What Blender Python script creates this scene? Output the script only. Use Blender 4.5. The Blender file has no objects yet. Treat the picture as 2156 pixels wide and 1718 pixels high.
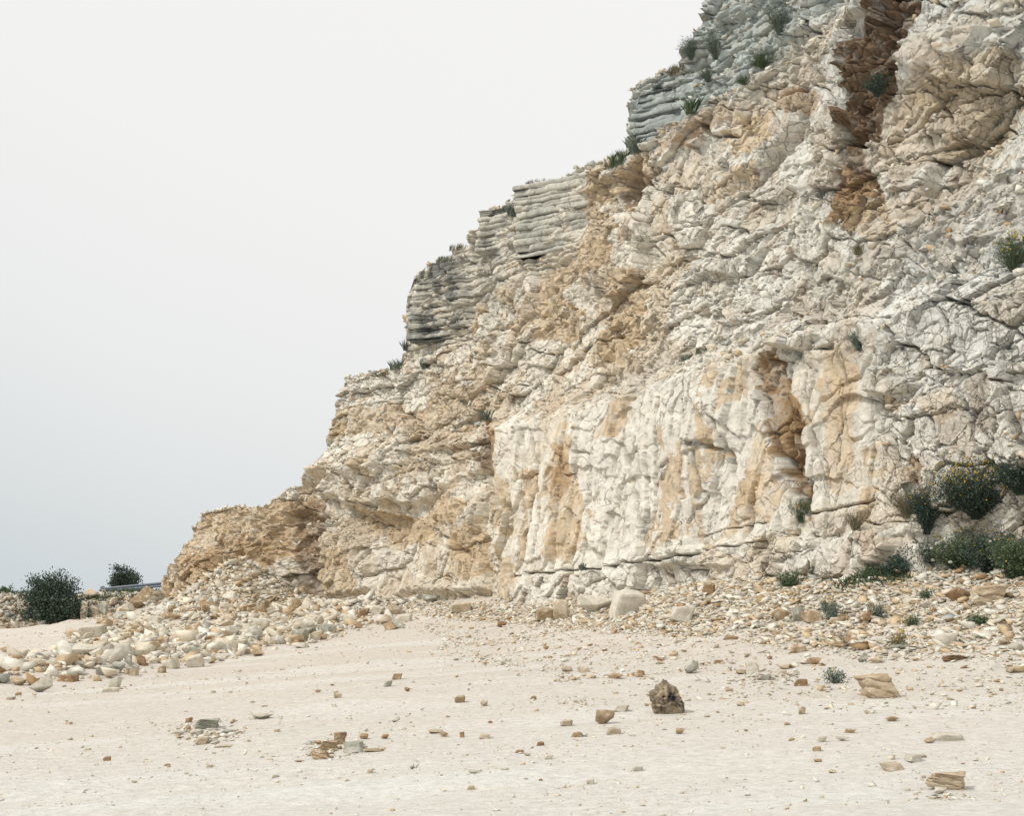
import bpy, math, random
import numpy as np

# ------------------------------------------------------------------ scene, camera, sky, sun
scene = bpy.context.scene
COL = scene.collection
F = 1229.0            # focal length in render pixels (1024 wide)
HOR = 606.0           # horizon row
CAMZ = 1.7
cam_d = bpy.data.cameras.new("camera"); cam = bpy.data.objects.new("camera", cam_d); COL.objects.link(cam)
cam_d.sensor_width = 36.0; cam_d.lens = 36.0 * F / 1024.0
cam_d.shift_y = (HOR - 408.5) / 1024.0
cam_d.clip_start = 0.1; cam_d.clip_end = 3000
cam.location = (0, 0, CAMZ); cam.rotation_euler = (math.radians(90), 0, 0)
scene.camera = cam

SUN_EL, SUN_AZ = math.radians(48), math.radians(-118)      # azimuth measured from +Y towards +X
sun_d = bpy.data.lights.new("sun", 'SUN'); sun = bpy.data.objects.new("sun", sun_d); COL.objects.link(sun)
sun_d.energy = 2.3; sun_d.angle = math.radians(11); sun_d.color = (1.0, 0.96, 0.90)
sun.rotation_euler = (math.radians(90) - SUN_EL, 0, -SUN_AZ + math.pi)
sun.location = (-30, -30, 60)

world = bpy.data.worlds.new("World"); scene.world = world; world.use_nodes = True
wn, wl = world.node_tree.nodes, world.node_tree.links
bg = wn["Background"]; bg.inputs["Strength"].default_value = 0.1
sky = wn.new("ShaderNodeTexSky"); sky.sky_type = 'NISHITA'; sky.sun_disc = False
sky.sun_elevation = SUN_EL; sky.sun_rotation = SUN_AZ; sky.dust_density = 4.0
tc = wn.new("ShaderNodeTexCoord"); sep = wn.new("ShaderNodeSeparateXYZ")
wl.new(tc.outputs["Generated"], sep.inputs[0])
m1 = wn.new("ShaderNodeMath"); m1.operation = 'MULTIPLY_ADD'          # brighter overcast towards the right and up
m1.inputs[1].default_value = 0.36; wl.new(sep.outputs["X"], m1.inputs[0]); wl.new(sep.outputs["Z"], m1.inputs[2])
nz = wn.new("ShaderNodeTexNoise"); nz.inputs["Scale"].default_value = 3.0; nz.inputs["Detail"].default_value = 3
wl.new(tc.outputs["Generated"], nz.inputs["Vector"])
m2 = wn.new("ShaderNodeMath"); m2.operation = 'MULTIPLY_ADD'; m2.inputs[1].default_value = 0.06
wl.new(nz.outputs["Fac"], m2.inputs[0]); wl.new(m1.outputs[0], m2.inputs[2])
mr = wn.new("ShaderNodeMapRange"); mr.inputs["From Min"].default_value = -0.12; mr.inputs["From Max"].default_value = 1.0
wl.new(m2.outputs[0], mr.inputs["Value"])
rp = wn.new("ShaderNodeValToRGB"); wl.new(mr.outputs[0], rp.inputs["Fac"])
rp.color_ramp.interpolation = "B_SPLINE"; el = rp.color_ramp.elements
el[0].position = 0.0; el[0].color = (0.61, 0.672, 0.705, 1)
el[1].position = 1.0; el[1].color = (1.0, 0.98, 0.95, 1)
for p, c in ((0.08, (0.695, 0.738, 0.752)), (0.18, (0.835, 0.848, 0.845)), (0.25, (0.875, 0.880, 0.872)), (0.36, (0.92, 0.918, 0.902))):
    e = el.new(p); e.color = (*c, 1)
mx = wn.new("ShaderNodeMixRGB"); mx.blend_type = 'MULTIPLY'; mx.inputs["Fac"].default_value = 1
mx.inputs["Color2"].default_value = (9.9, 9.9, 9.9, 1); wl.new(rp.outputs["Color"], mx.inputs["Color1"])
m3 = wn.new("ShaderNodeMixRGB"); m3.inputs["Fac"].default_value = 0.96
wl.new(sky.outputs["Color"], m3.inputs["Color1"]); wl.new(mx.outputs["Color"], m3.inputs["Color2"])
wl.new(m3.outputs["Color"], bg.inputs["Color"])

scene.view_settings.view_transform = 'Standard'; scene.view_settings.look = 'None'
scene.cycles.diffuse_bounces = 3
scene.view_settings.exposure = 0.0; scene.view_settings.gamma = 1.0

# ------------------------------------------------------------------ numpy noise
U = np.uint32
def h2(ix, iy, seed):
    a = (ix.astype(np.int64) & 0xffffffff).astype(U) * U(374761393) + (iy.astype(np.int64) & 0xffffffff).astype(U) * U(668265263) + U((seed * 2246822519) & 0xffffffff)
    a = (a ^ (a >> U(13))) * U(1274126177); a = (a ^ (a >> U(16))) * U(2246822519); a ^= a >> U(13)
    return a
def hf(ix, iy, seed): return h2(ix, iy, seed).astype(np.float32) / np.float32(4294967296.0)
def noise(x, y, seed=0):
    ix = np.floor(x); iy = np.floor(y); fx = x - ix; fy = y - iy
    u = fx * fx * (3 - 2 * fx); v = fy * fy * (3 - 2 * fy)
    a = hf(ix, iy, seed); b = hf(ix + 1, iy, seed); c = hf(ix, iy + 1, seed); d = hf(ix + 1, iy + 1, seed)
    return (a + (b - a) * u + (c - a) * v + (a - b - c + d) * u * v) * 2 - 1
def fbm(x, y, seed=0, o=4, g=0.5):
    r = 0; a = 1.0; t = 0
    for k in range(o):
        r = r + a * noise(x * 2 ** k + 17.3 * k, y * 2 ** k - 9.1 * k, seed + 31 * k); t += a; a *= g
    return r / t * 1.5
def vor(x, y, seed=0, jit=0.95):
    ix = np.floor(x); iy = np.floor(y)
    F1 = np.full(x.shape, 9e9, np.float32); F2 = F1.copy(); dx = np.zeros_like(F1); dy = dx.copy(); cx = dx.copy(); cy = dx.copy()
    for j in (-1, 0, 1):
        for i in (-1, 0, 1):
            qx = ix + i; qy = iy + j
            px = qx + 0.5 + (hf(qx, qy, seed) - 0.5) * jit; py = qy + 0.5 + (hf(qx, qy, seed + 1) - 0.5) * jit
            ex = x - px; ey = y - py; d = .45 * np.sqrt(ex * ex + ey * ey) + .55 * np.maximum(np.abs(ex), np.abs(ey))
            n = d < F1
            F2 = np.where(n, F1, np.minimum(F2, d)); F1 = np.where(n, d, F1)
            dx = np.where(n, ex, dx); dy = np.where(n, ey, dy); cx = np.where(n, qx, cx); cy = np.where(n, qy, cy)
    return F1, F2, dx, dy, [hf(cx, cy, seed + 10 + k) for k in range(5)]
def sstep(a, b, x):
    t = np.clip((x - a) / (b - a), 0, 1); return t * t * (3 - 2 * t)
def facets(x, y, sx, sy, seed, rot=0.0, tilt=1.0, crack=0.12, cdepth=1.0, rnd=0.0):
    """angular blocks: own offset and own tilted face per cell, grooves between"""
    c, s = math.cos(rot), math.sin(rot)
    u = (x * c + y * s) / sx; v = (-x * s + y * c) / sy
    F1, F2, dx, dy, r = vor(u, v, seed)
    d = (r[0] - 0.5) + tilt * ((r[1] - 0.5) * 2 * dx + (r[2] - 0.5) * 2 * dy) - rnd * F1 * F1
    e = F2 - F1
    return d, r, e, cdepth * np.exp(-(e / crack) ** 4) * sstep(.35, 1.0, r[4])
def polydist(px, py, P):
    """signed distance to a polygon (negative inside)"""
    P = np.asarray(P, float); n = len(P); ins = np.zeros(px.shape, bool); dm = np.full(px.shape, 1e9)
    for k in range(n):
        (x0, y0), (x1, y1) = P[k], P[(k + 1) % n]
        with np.errstate(divide='ignore', invalid='ignore'):
            cr = ((y0 > py) != (y1 > py)) & (px < (x1 - x0) * (py - y0) / (y1 - y0 + 1e-12) + x0)
        ins ^= cr
        t = np.clip(((px - x0) * (x1 - x0) + (py - y0) * (y1 - y0)) / ((x1 - x0) ** 2 + (y1 - y0) ** 2 + 1e-9), 0, 1)
        dm = np.minimum(dm, np.hypot(px - x0 - t * (x1 - x0), py - y0 - t * (y1 - y0)))
    return np.where(ins, -dm, dm)
def linedist(px, py, P):
    dm = np.full(px.shape, 1e9)
    for (x0, y0), (x1, y1) in zip(P[:-1], P[1:]):
        t = np.clip(((px - x0) * (x1 - x0) + (py - y0) * (y1 - y0)) / ((x1 - x0) ** 2 + (y1 - y0) ** 2 + 1e-9), 0, 1)
        dm = np.minimum(dm, np.hypot(px - x0 - t * (x1 - x0), py - y0 - t * (y1 - y0)))
    return dm

# ------------------------------------------------------------------ mesh and material helpers
def mesh_np(name, V, Fc, mat=None, col=None, smooth=False, attr="tint"):
    V = np.ascontiguousarray(V, np.float32); Fc = np.ascontiguousarray(Fc, np.int32)
    me = bpy.data.meshes.new(name); n, k = Fc.shape
    me.vertices.add(len(V)); me.vertices.foreach_set("co", V.ravel())
    me.loops.add(n * k); me.loops.foreach_set("vertex_index", Fc.ravel())
    me.polygons.add(n); me.polygons.foreach_set("loop_start", np.arange(0, n * k, k, dtype=np.int32))
    me.update(calc_edges=True)
    if smooth: me.polygons.foreach_set("use_smooth", np.ones(n, bool))
    if col is not None:
        a = me.attributes.new(attr, 'FLOAT_COLOR', 'POINT')
        c = np.ones((len(V), 4), np.float32); c[:, :col.shape[-1]] = col
        a.data.foreach_set("color", c.ravel())
    if mat: me.materials.append(mat)
    return me
def link(name, me, parent=None, loc=(0, 0, 0)):
    o = bpy.data.objects.new(name, me); COL.objects.link(o); o.location = loc
    if parent: o.parent = parent
    return o
def tag(o, label=None, cat=None, group=None, kind=None):
    if label: o["label"] = label
    if cat: o["category"] = cat
    if group: o["group"] = group
    if kind: o["kind"] = kind
    return o
def material(name, base=None, attr=None, var=((0.8, 0.8, 0.8), (1.15, 1.12, 1.08)), scale=6.0, bump=0.4, bscale=25.0, bdist=0.03, rough=0.92, objvar=0.0, stretch=None, spots=None):
    """rock / soil: base colour or stored mineral tint, modulated by world-space noise, with fine relief"""
    m = bpy.data.materials.new(name); m.use_nodes = True
    N, L = m.node_tree.nodes, m.node_tree.links; b = N["Principled BSDF"]
    b.inputs["Roughness"].default_value = rough; b.inputs["Specular IOR Level"].default_value = 0.15
    g = N.new("ShaderNodeNewGeometry"); vec = g.outputs["Position"]
    if stretch:
        mp = N.new("ShaderNodeMapping"); mp.inputs["Rotation"].default_value = (0, 0, stretch[0]); mp.inputs["Scale"].default_value = stretch[1]
        L.new(vec, mp.inputs["Vector"]); vec = mp.outputs["Vector"]
    n1 = N.new("ShaderNodeTexNoise"); n1.inputs["Scale"].default_value = scale; n1.inputs["Detail"].default_value = 7; n1.inputs["Roughness"].default_value = 0.68
    L.new(vec, n1.inputs["Vector"])
    r = N.new("ShaderNodeValToRGB"); L.new(n1.outputs["Fac"], r.inputs["Fac"])
    r.color_ramp.elements[0].position = 0.32; r.color_ramp.elements[0].color = (*var[0], 1)
    r.color_ramp.elements[1].position = 0.68; r.color_ramp.elements[1].color = (*var[1], 1)
    mul = N.new("ShaderNodeMixRGB"); mul.blend_type = 'MULTIPLY'; mul.inputs["Fac"].default_value = 1
    if attr:
        a = N.new("ShaderNodeAttribute"); a.attribute_name = attr; L.new(a.outputs["Color"], mul.inputs["Color1"])
    else: mul.inputs["Color1"].default_value = (*base, 1)
    L.new(r.outputs["Color"], mul.inputs["Color2"]); out = mul.outputs["Color"]
    if spots:      # (colour, scale, threshold)
        n3 = N.new("ShaderNodeTexNoise"); n3.inputs["Scale"].default_value = spots[1]; n3.inputs["Detail"].default_value = 5; L.new(g.outputs["Position"], n3.inputs["Vector"])
        r3 = N.new("ShaderNodeMapRange"); r3.inputs["From Min"].default_value = spots[2]; r3.inputs["From Max"].default_value = spots[2] + 0.1; L.new(n3.outputs["Fac"], r3.inputs["Value"])
        x3 = N.new("ShaderNodeMixRGB"); L.new(r3.outputs[0], x3.inputs["Fac"]); L.new(out, x3.inputs["Color1"]); x3.inputs["Color2"].default_value = (*spots[0], 1); out = x3.outputs["Color"]
    if objvar:
        oi = N.new("ShaderNodeObjectInfo"); hv = N.new("ShaderNodeHueSaturation"); mr = N.new("ShaderNodeMapRange")
        mr.inputs["To Min"].default_value = 1 - objvar; mr.inputs["To Max"].default_value = 1 + objvar * 0.6
        L.new(oi.outputs["Random"], mr.inputs["Value"]); L.new(mr.outputs[0], hv.inputs["Value"]); L.new(out, hv.inputs["Color"]); out = hv.outputs["Color"]
    L.new(out, b.inputs["Base Color"])
    n2 = N.new("ShaderNodeTexNoise"); n2.inputs["Scale"].default_value = bscale; n2.inputs["Detail"].default_value = 8; n2.inputs["Roughness"].default_value = 0.7
    L.new(vec, n2.inputs["Vector"])
    bp = N.new("ShaderNodeBump"); bp.inputs["Strength"].default_value = bump; bp.inputs["Distance"].default_value = bdist
    L.new(n2.outputs["Fac"], bp.inputs["Height"]); L.new(bp.outputs["Normal"], b.inputs["Normal"])
    return m

K = 1024 / 2155.0        # the photo was measured on a 2155 px wide view
def topx(x, y, z):       # world -> measured picture coordinates
    return (512 + F * x / y) / K, (HOR - F * (z - CAMZ) / y) / K

# ------------------------------------------------------------------ plan of the quarry: foot of the face
PXB = np.array([-60, 60, 154, 230, 300, 400, 480, 620, 760, 900, 1024, 1150, 1300, 1500], float)
YB = np.array([72, 64, 59, 55.5, 52, 46.5, 42, 35, 29.5, 26, 23.5, 21.5, 19.5, 17.5], float)
Z0 = np.array([.9, 1.0, 1.2, 1.4, 1.55, 1.7, 1.8, 1.95, 2.45, 2.5, 2.25, 2.2, 2.2, 2.2], float)
PXSTEP = 0.65
pc = np.concatenate([np.arange(100, 1060, PXSTEP), np.arange(1060, 1400, 3.0)])
yb = np.interp(pc, PXB, YB)
kern = np.hanning(167); kern /= kern.sum()
yb = np.convolve(np.pad(yb, 83, mode='reflect', reflect_type='odd'), kern, 'valid')
z0 = np.interp(pc, PXB, Z0)
xb = (pc - 512) / F * yb
tx = np.gradient(xb); ty = np.gradient(yb)
tx = np.convolve(np.pad(tx, 100, mode='edge'), np.hanning(201) / np.hanning(201).sum(), 'valid')
ty = np.convolve(np.pad(ty, 100, mode='edge'), np.hanning(201) / np.hanning(201).sum(), 'valid')
tl = np.hypot(tx, ty); nx, ny = -ty / tl, tx / tl          # into the hill
sb = np.concatenate([[0], np.cumsum(np.hypot(np.diff(xb), np.diff(yb)))])

# ------------------------------------------------------------------ ground height
def floor_z(x, y):
    a = 0.28 + 0.72 * sstep(-15, -1, x)
    q = 0.75 * x + 0.66 * y - 4
    z = 0.055 * q * a
    return np.where(y > 60, np.minimum(z, 0.5), z)
RUB = [(-12, 21.5), (-8.3, 23), (-6.6, 29), (-4.0, 41), (-2.5, 46), (-9, 53), (-17, 59), (-18, 50), (-14.5, 40), (-13.5, 32)]
gi = np.arange(0, len(pc), 8)
def ground_z(x, y):
    x = np.asarray(x, np.float64); y = np.asarray(y, np.float64)
    shp = x.shape; x = x.ravel(); y = y.ravel()
    z = floor_z(x, y); d2 = np.full(x.shape, 1e9); k = np.zeros(x.shape, int)
    near = y < 75
    for i in gi:
        d = (x - xb[i]) ** 2 + (y - yb[i]) ** 2
        m = d < d2; d2[m] = d[m]; k[m] = i
    dist = -((x - xb[k]) * nx[k] + (y - yb[k]) * ny[k])          # in front of the face
    p = pc[k]
    slope = np.interp(p, [100, 300, 430, 520, 640, 760, 1024], [.10, .14, .30, .42, .36, .33, .30])
    t = z0[k] - slope * np.maximum(dist, 0) + 0.12 * fbm(x * .7, y * .7, 3) * sstep(0, 2, dist + 1)
    t = np.where(dist < 0, z0[k] + np.minimum(-dist, 3) * 0.25, t)
    t = np.where(p < 102, -5, t)
    w = 0.25
    z = np.log(np.exp(z / w) + np.exp(np.clip(t, -8, 50) / w)) * w
    r = np.hypot((x + 11.6) * np.where(x < -11.6, 1.25, .9), (y - 53.0) * 0.9)
    cone = 3.7 - 0.66 * r + 0.2 * fbm(x * .9, y * .9, 5)
    z = np.where(cone > -3, np.log(np.exp(z / .2) + np.exp(np.clip(cone, -6, 30) / .2)) * .2, z)
    rd = polydist(x, y, RUB)
    z = z + sstep(0.4, -2.5, rd) * (0.22 + 0.20 * fbm(x * .6, y * .6, 8))
    amp = sstep(60, 12, y)
    al, ac = x * .97 + y * .24, -x * .24 + y * .97
    z = z + amp * (.03 * fbm(al * .10, ac * 1.6, 23, 3) + .008 * fbm(al * .3, ac * 5, 24, 2))
    z = z + 0.035 * fbm(x * .35, y * .35, 21) + 0.012 * fbm(x * 1.7, y * 1.7, 22) * amp
    return z.reshape(shp)
def at(dx, dy):          # picture position -> point on the ground
    t = (dx * K - 512) / F; s = (HOR - dy * K) / F
    Y = np.geomspace(7, 140, 1500); g = ground_z(t * Y, Y); r = CAMZ + s * Y
    i = np.argmax(r < g)
    if r[i] >= g[i]: i = len(Y) - 1
    return float(t * Y[i]), float(Y[i]), float(g[i])

# ------------------------------------------------------------------ the face: macro shape
def lean(zr):            # set-back of the face by height (benches at 7.9, 11.5 and 17 m)
    return np.interp(zr, [-2, 1.5, 4, 7.4, 8.3, 11.2, 11.6, 13.9, 14.6, 16.0, 16.4, 19.3, 19.7, 21, 22, 30],
                     [-.4, 0, .25, .6, 1.7, 2.3, 2.65, 2.7, 3.05, 3.1, 3.9, 3.95, 4.4, 4.6, 5.3, 10])
SIL = np.array([(200, 1400), (318, 1262), (335, 1236), (375, 1165), (430, 1085), (480, 1072), (560, 1070), (592, 1045), (634, 1022), (641, 970), (660, 925), (690, 880),
                (713, 830), (732, 800), (790, 785), (843, 770), (853, 715), (859, 602), (905, 560), (983, 520), (1004, 452), (1060, 440), (1086, 405), (1170, 390), (1210, 360),
                (1290, 340), (1314, 318), (1319, 240), (1328, 192), (1352, 180), (1428, 150), (1436, 110), (1460, 75), (1482, 0), (1500, -60), (1560, -200), (3500, -240)], float)
M = len(pc); NR = 980
def relief(ii, ztop, NR, full=True):
    """displaced grid of the face for columns ii, from under the foot to ztop"""
    f4 = np.float32
    bot = z0[ii] - 1.0
    hr = np.concatenate([np.linspace(0, 21.5, NR - 40), np.linspace(21.5, 30, 41)[1:]]); hr[-1] = 99
    Zg = np.minimum(bot[:, None] + hr[None, :], np.maximum(ztop, bot + .05)[:, None]).astype(f4)
    Sg = np.repeat(sb[ii][:, None], NR, 1).astype(f4)
    Ng = lean(Zg - (z0[ii][:, None] - 1.2) * 0.5).astype(f4)
    cx, cy, cnx, cny = xb[ii][:, None], yb[ii][:, None], nx[ii][:, None], ny[ii][:, None]
    PX, PY = topx(cx + cnx * Ng, cy + cny * Ng, Zg); PX = PX.astype(f4); PY = PY.astype(f4)
    wx = fbm(Sg * .9, Zg * .9, 41); wy = fbm(Sg * .9, Zg * .9, 42)
    fx_ = fbm(Sg * 4, Zg * 4, 43, 3); fy_ = fbm(Sg * 4, Zg * 4, 44, 3)
    QX = PX + 9 * wx + 3 * fx_; QY = PY + 9 * wy + 3 * fy_
    def mask(P, w=14): return sstep(w, -w, polydist(QX, QY, P)).astype(f4)
    w_rib = mask([(1040, 880), (1180, 870), (1350, 800), (1600, 745), (1700, 760), (1860, 760), (1870, 1070), (1650, 1140), (1080, 1225), (1040, 1250)], 40)
    w_rib = np.maximum(w_rib, .55 * mask([(640, 1270), (650, 1150), (800, 1090), (900, 1030), (1050, 1000), (1050, 1270)], 30))
    w_str = np.maximum(mask([(600, 760), (835, 740), (850, 500), (1000, 400), (1090, 340), (1240, 320), (1205, 440), (1195, 540), (1110, 600), (1000, 640), (980, 720), (900, 735)], 16),
                       mask([(1240, 340), (1290, 100), (1400, -260), (2000, -260), (1820, -30), (1700, 45), (1645, 120), (1560, 190), (1500, 225), (1440, 260), (1370, 300), (1325, 325)], 14))
    w_scr = np.maximum(mask([(1190, 865), (1290, 795), (1480, 735), (1640, 690), (1640, 735), (1400, 790), (1330, 835)], 12),
                       mask([(1690, 590), (1900, 520), (2060, 380), (2200, 300), (2200, 520), (1980, 560), (1760, 640)], 25) * .8)
    w_mid = mask([(620, 1040), (640, 930), (700, 820), (860, 760), (1040, 800), (1030, 960), (700, 1060)], 20)
    w_lump = mask([(300, 1300), (330, 1220), (420, 1060), (640, 1060), (600, 1180), (500, 1170), (380, 1200)], 14)
    Sw = Sg + .16 * wx + .03 * fx_; Zw = Zg + .16 * wy + .03 * fy_
    a1, r1, e1, c1 = facets(Sw, Zw, 3.6, 2.2, 100, .22, .75, .03, .75)
    a2, r2, e2, c2 = facets(Sw, Zw, 1.45, 1.0, 110, -.22, .9, .04, .5)
    a3, r3, e3, c3 = facets(Sw, Zw, .52, .52, 120, -.32, 1.1, .06, .16)
    a4, r4, e4, c4 = facets(Sw, Zw, .22, .19, 130, -.2, 1.2, .1, .04)
    b1, q1, g1, k1 = facets(Sw + .25 * noise(Zg * .5, Sg * .2, 7), Zw, 1.9, 6.0, 200, -.04, .55, .03, .5, .5)
    b2, q2, g2, k2 = facets(Sw, Zw, .75, 2.6, 210, -.06, .65, .05, .25, .2)
    def beds(th, wid, seed, wob=.12, amp=.2):
        zl = Zg + wob * wx + 0.03 * fx_ - 0.03 * Sg + 2.0 * noise(Zg * 0.0 + 3, Zg * .9, seed) * th * 0.4
        lay = np.floor(zl / th); fr = zl / th - lay
        u = Sg / wid * (0.7 + .6 * hf(lay, lay * 0, seed)) + hf(lay, lay * 0 + 1, seed) * 9 + .25 * fbm(Sg, Zg, seed + 3, 2)
        blk = np.floor(u); fu = u - blk
        o = hf(lay, lay * 0 + 2, seed) * .7 + hf(lay, blk, seed + 5) * .6
        gap = np.exp(-(np.minimum(fr, 1 - fr) / .09) ** 4) * (.2 + 1.1 * hf(lay, lay * 0 + 7, seed)) + .6 * np.exp(-(np.minimum(fu, 1 - fu) * wid / .05) ** 2)
        rnd = -.5 * (np.abs(fr - .5) * 2) ** 6
        return amp * (o - .6) + amp * .6 * rnd - amp * 1.7 * gap, hf(lay, blk, seed + 6)
    s1, sr1 = beds(.25, 2.6, 300, .035, .17)
    s2, sr2 = beds(.55, 1.6, 310, .25, .10)
    w_blk = np.clip(1 - w_rib - w_str - .75 * w_scr - .6 * w_lump, 0, 1)
    rough = fbm(Sg * 5, Zg * 7, 50, 4, .6)
    F1n, F2n, _, _, rn = vor((Sg + .30 * wx + .04 * fx_) / 1.3, (Zg + .30 * wy + .04 * fy_) / .7, 140)
    net = .22 * np.exp(-((F2n - F1n) / .035) ** 4) * sstep(.4, .9, rn[4])
    w_shat = mask([(1830, 1100), (1830, 760), (1900, 560), (2250, 500), (2250, 1130)], 40)
    calm = .35 + .65 * sstep(.25, .6, r1[3] + .3 * wx)           # some slabs are smooth, some shattered
    D = w_blk * (.42 * a1 + .24 * a2 + (.17 * a3 + .065 * a4) * (.3 + .7 * calm) + .22 * s2 * (.4 + 2 * w_mid) - c1 - c2 - calm * (c3 + c4) - net)
    F1j, F2j, _, _, rj = vor((Sg + .05 * fx_ + .12 * noise(Zg * .35, Sg * .4, 9)) / .95, Zg / 13, 230)
    D += w_rib * (.16 * (rj[0] - .5) - .30 * np.exp(-((F2j - F1j) / .032) ** 4) * sstep(.25, .6, noise(Sg * 2, Zg * .45, 231) * .5 + .5))
    D += w_rib * (.20 * b1 + .14 * b2 + .13 * a2 + (.07 * a3 + .022 * a4) * calm - k1 - .6 * k2)
    D -= w_shat * (.7 * c3 + .15 * np.exp(-(e2 / .04) ** 4))
    mixs = sstep(-.25, .3, noise(Sg * .22, Zg * .55, 77)); up_ = mask([(1240, 340), (1290, 100), (1400, -260), (2000, -260), (1850, -30), (1720, 50), (1645, 130), (1560, 200), (1500, 235), (1370, 310)], 20)
    D += up_ * (.22 * a2 + .13 * a3 + .05 * a4 + .2 * wx)
    D += w_str * (s1 * 1.15 * (.35 + .65 * mixs) + s2 * 1.3 * (1 - mixs) + .22 * a1 + .09 * a2 + .03 * a3 + .02 * a4 - .6 * c1 - .3 * c2)
    D += w_scr * (.12 * a3 + .10 * a4 + .05 * rough)
    D += w_lump * (.25 * a1 + .16 * a2 + .10 * a3 + .05 * a4 + .05 * rough)
    D += .008 * rough * (1 - .5 * w_rib) + .25 * fbm(Sg * .3, Zg * .3, 60, 3)
    # landmarks of the face
    D -= .65 * mask([(560, 1290), (560, 1020), (900, 960), (1022, 900), (1036, 1000), (1034, 1290)], 24)      # recess beside the nose
    D += .45 * mask([(905, 1245), (900, 1070), (925, 1020), (965, 1012), (1000, 1040), (985, 1120), (1000, 1245)], 10)
    D += .40 * mask([(655, 1260), (650, 1150), (700, 1110), (740, 1130), (760, 1240)], 10)
    D += .35 * mask([(800, 1250), (830, 1110), (870, 1090), (890, 1130), (880, 1250)], 10)
    D -= .5 * mask([(690, 1070), (840, 1100), (830, 1135), (790, 1160), (730, 1130)], 8)
    D += .45 * mask([(640, 1040), (690, 985), (1000, 950), (1015, 985), (860, 1060), (700, 1062)], 8)
    D -= .55 * mask([(592, 1270), (600, 1150), (585, 1090), (612, 1075), (640, 1090), (632, 1150), (655, 1160), (652, 1270)], 12)
    gash = mask([(1575, 770), (1640, 690), (1650, 790), (1672, 880), (1700, 960), (1706, 1080), (1660, 1040), (1625, 960), (1590, 830)], 14)
    D += gash * (.16 * a2 + .14 * a3 + .05 * a4)
    D -= .30 * mask([(1582, 770), (1650, 690), (1645, 790), (1672, 880), (1700, 960), (1706, 1080), (1668, 1040), (1640, 960), (1600, 830)], 7)
    D += .55 * mask([(1640, 700), (1660, 668), (1725, 650), (1735, 700), (1690, 738), (1648, 735)], 5)
    D += .35 * mask([(1690, 625), (1740, 600), (1765, 640), (1735, 680)], 5)
    D -= .22 * mask([(1885, -40), (1965, -40), (1905, 120), (1855, 230), (1835, 330), (1845, 420), (1800, 490), (1735, 440), (1752, 330), (1768, 230), (1800, 110)], 26)
    gul = mask([(1885, -40), (1965, -40), (1905, 120), (1855, 230), (1835, 330), (1845, 420), (1800, 490), (1735, 440), (1752, 330), (1768, 230), (1800, 110)], 20)
    D += gul * (.30 * a2 + .20 * a3 + .10 * a4 + .10 * rough)
    D -= .5 * mask([(1790, 60), (1880, 18), (1870, 60), (1810, 100)], 6)
    D -= .6 * mask([(1298, 420), (1305, 365), (1345, 345), (1362, 380), (1345, 430)], 8)
    D += .4 * mask([(862, 700), (860, 560), (905, 555), (985, 540), (985, 690)], 8)
    D += .3 * mask([(1088, 520), (1085, 400), (1160, 392), (1165, 500)], 8)
    D -= .4 * mask([(1000, 520), (1015, 510), (1030, 590), (1012, 590)], 4)
    D += .25 * mask([(1030, 1260), (1030, 880), (1060, 870), (1075, 960), (1062, 1260)], 14)
    D += .4 * mask([(1740, 1225), (1740, 1150), (1800, 1120), (1900, 1110), (1920, 1160), (1880, 1225)], 8)
    D += .3 * mask([(1640, 1200), (1660, 1140), (1720, 1120), (1740, 1180), (1700, 1230)], 7)
    D += .2 * mask([(1360, 1190), (1380, 1160), (1560, 1140), (1560, 1190)], 5)
    D += .35 * mask([(1835, 830), (1840, 780), (1890, 765), (1920, 800), (1880, 835)], 5)
    D += .3 * mask([(1910, 130), (1990, 60), (2080, 60), (2020, 160), (1960, 200)], 8)
    if full:
        for P, w, dp in CR:
            ww = w * (0.55 + .8 * np.abs(noise(Sg * 1.7, Zg * 1.7, 71)))
            dl = linedist(PX + 6 * wx + 2.5 * fx_, PY + 6 * wy + 2.5 * fy_, P)
            D -= 1.5 * dp * np.exp(-(dl / ww) ** 4)
    Nf = Ng - D
    out = dict(X=cx + cnx * Nf, Y=cy + cny * Nf, Z=Zg + .05 * a2 * w_blk + .025 * rough)
    if full: out.update(Sg=Sg, Zg=Zg, PX=PX, PY=PY, mask=mask, r1=r1, r2=r2, r3=r3, r4=r4, q2=q2, sr1=sr1, gul=gul, w_blk=w_blk, w_shat=w_shat, w_rib=w_rib, w_str=w_str, w_scr=w_scr)
    return out
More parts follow.
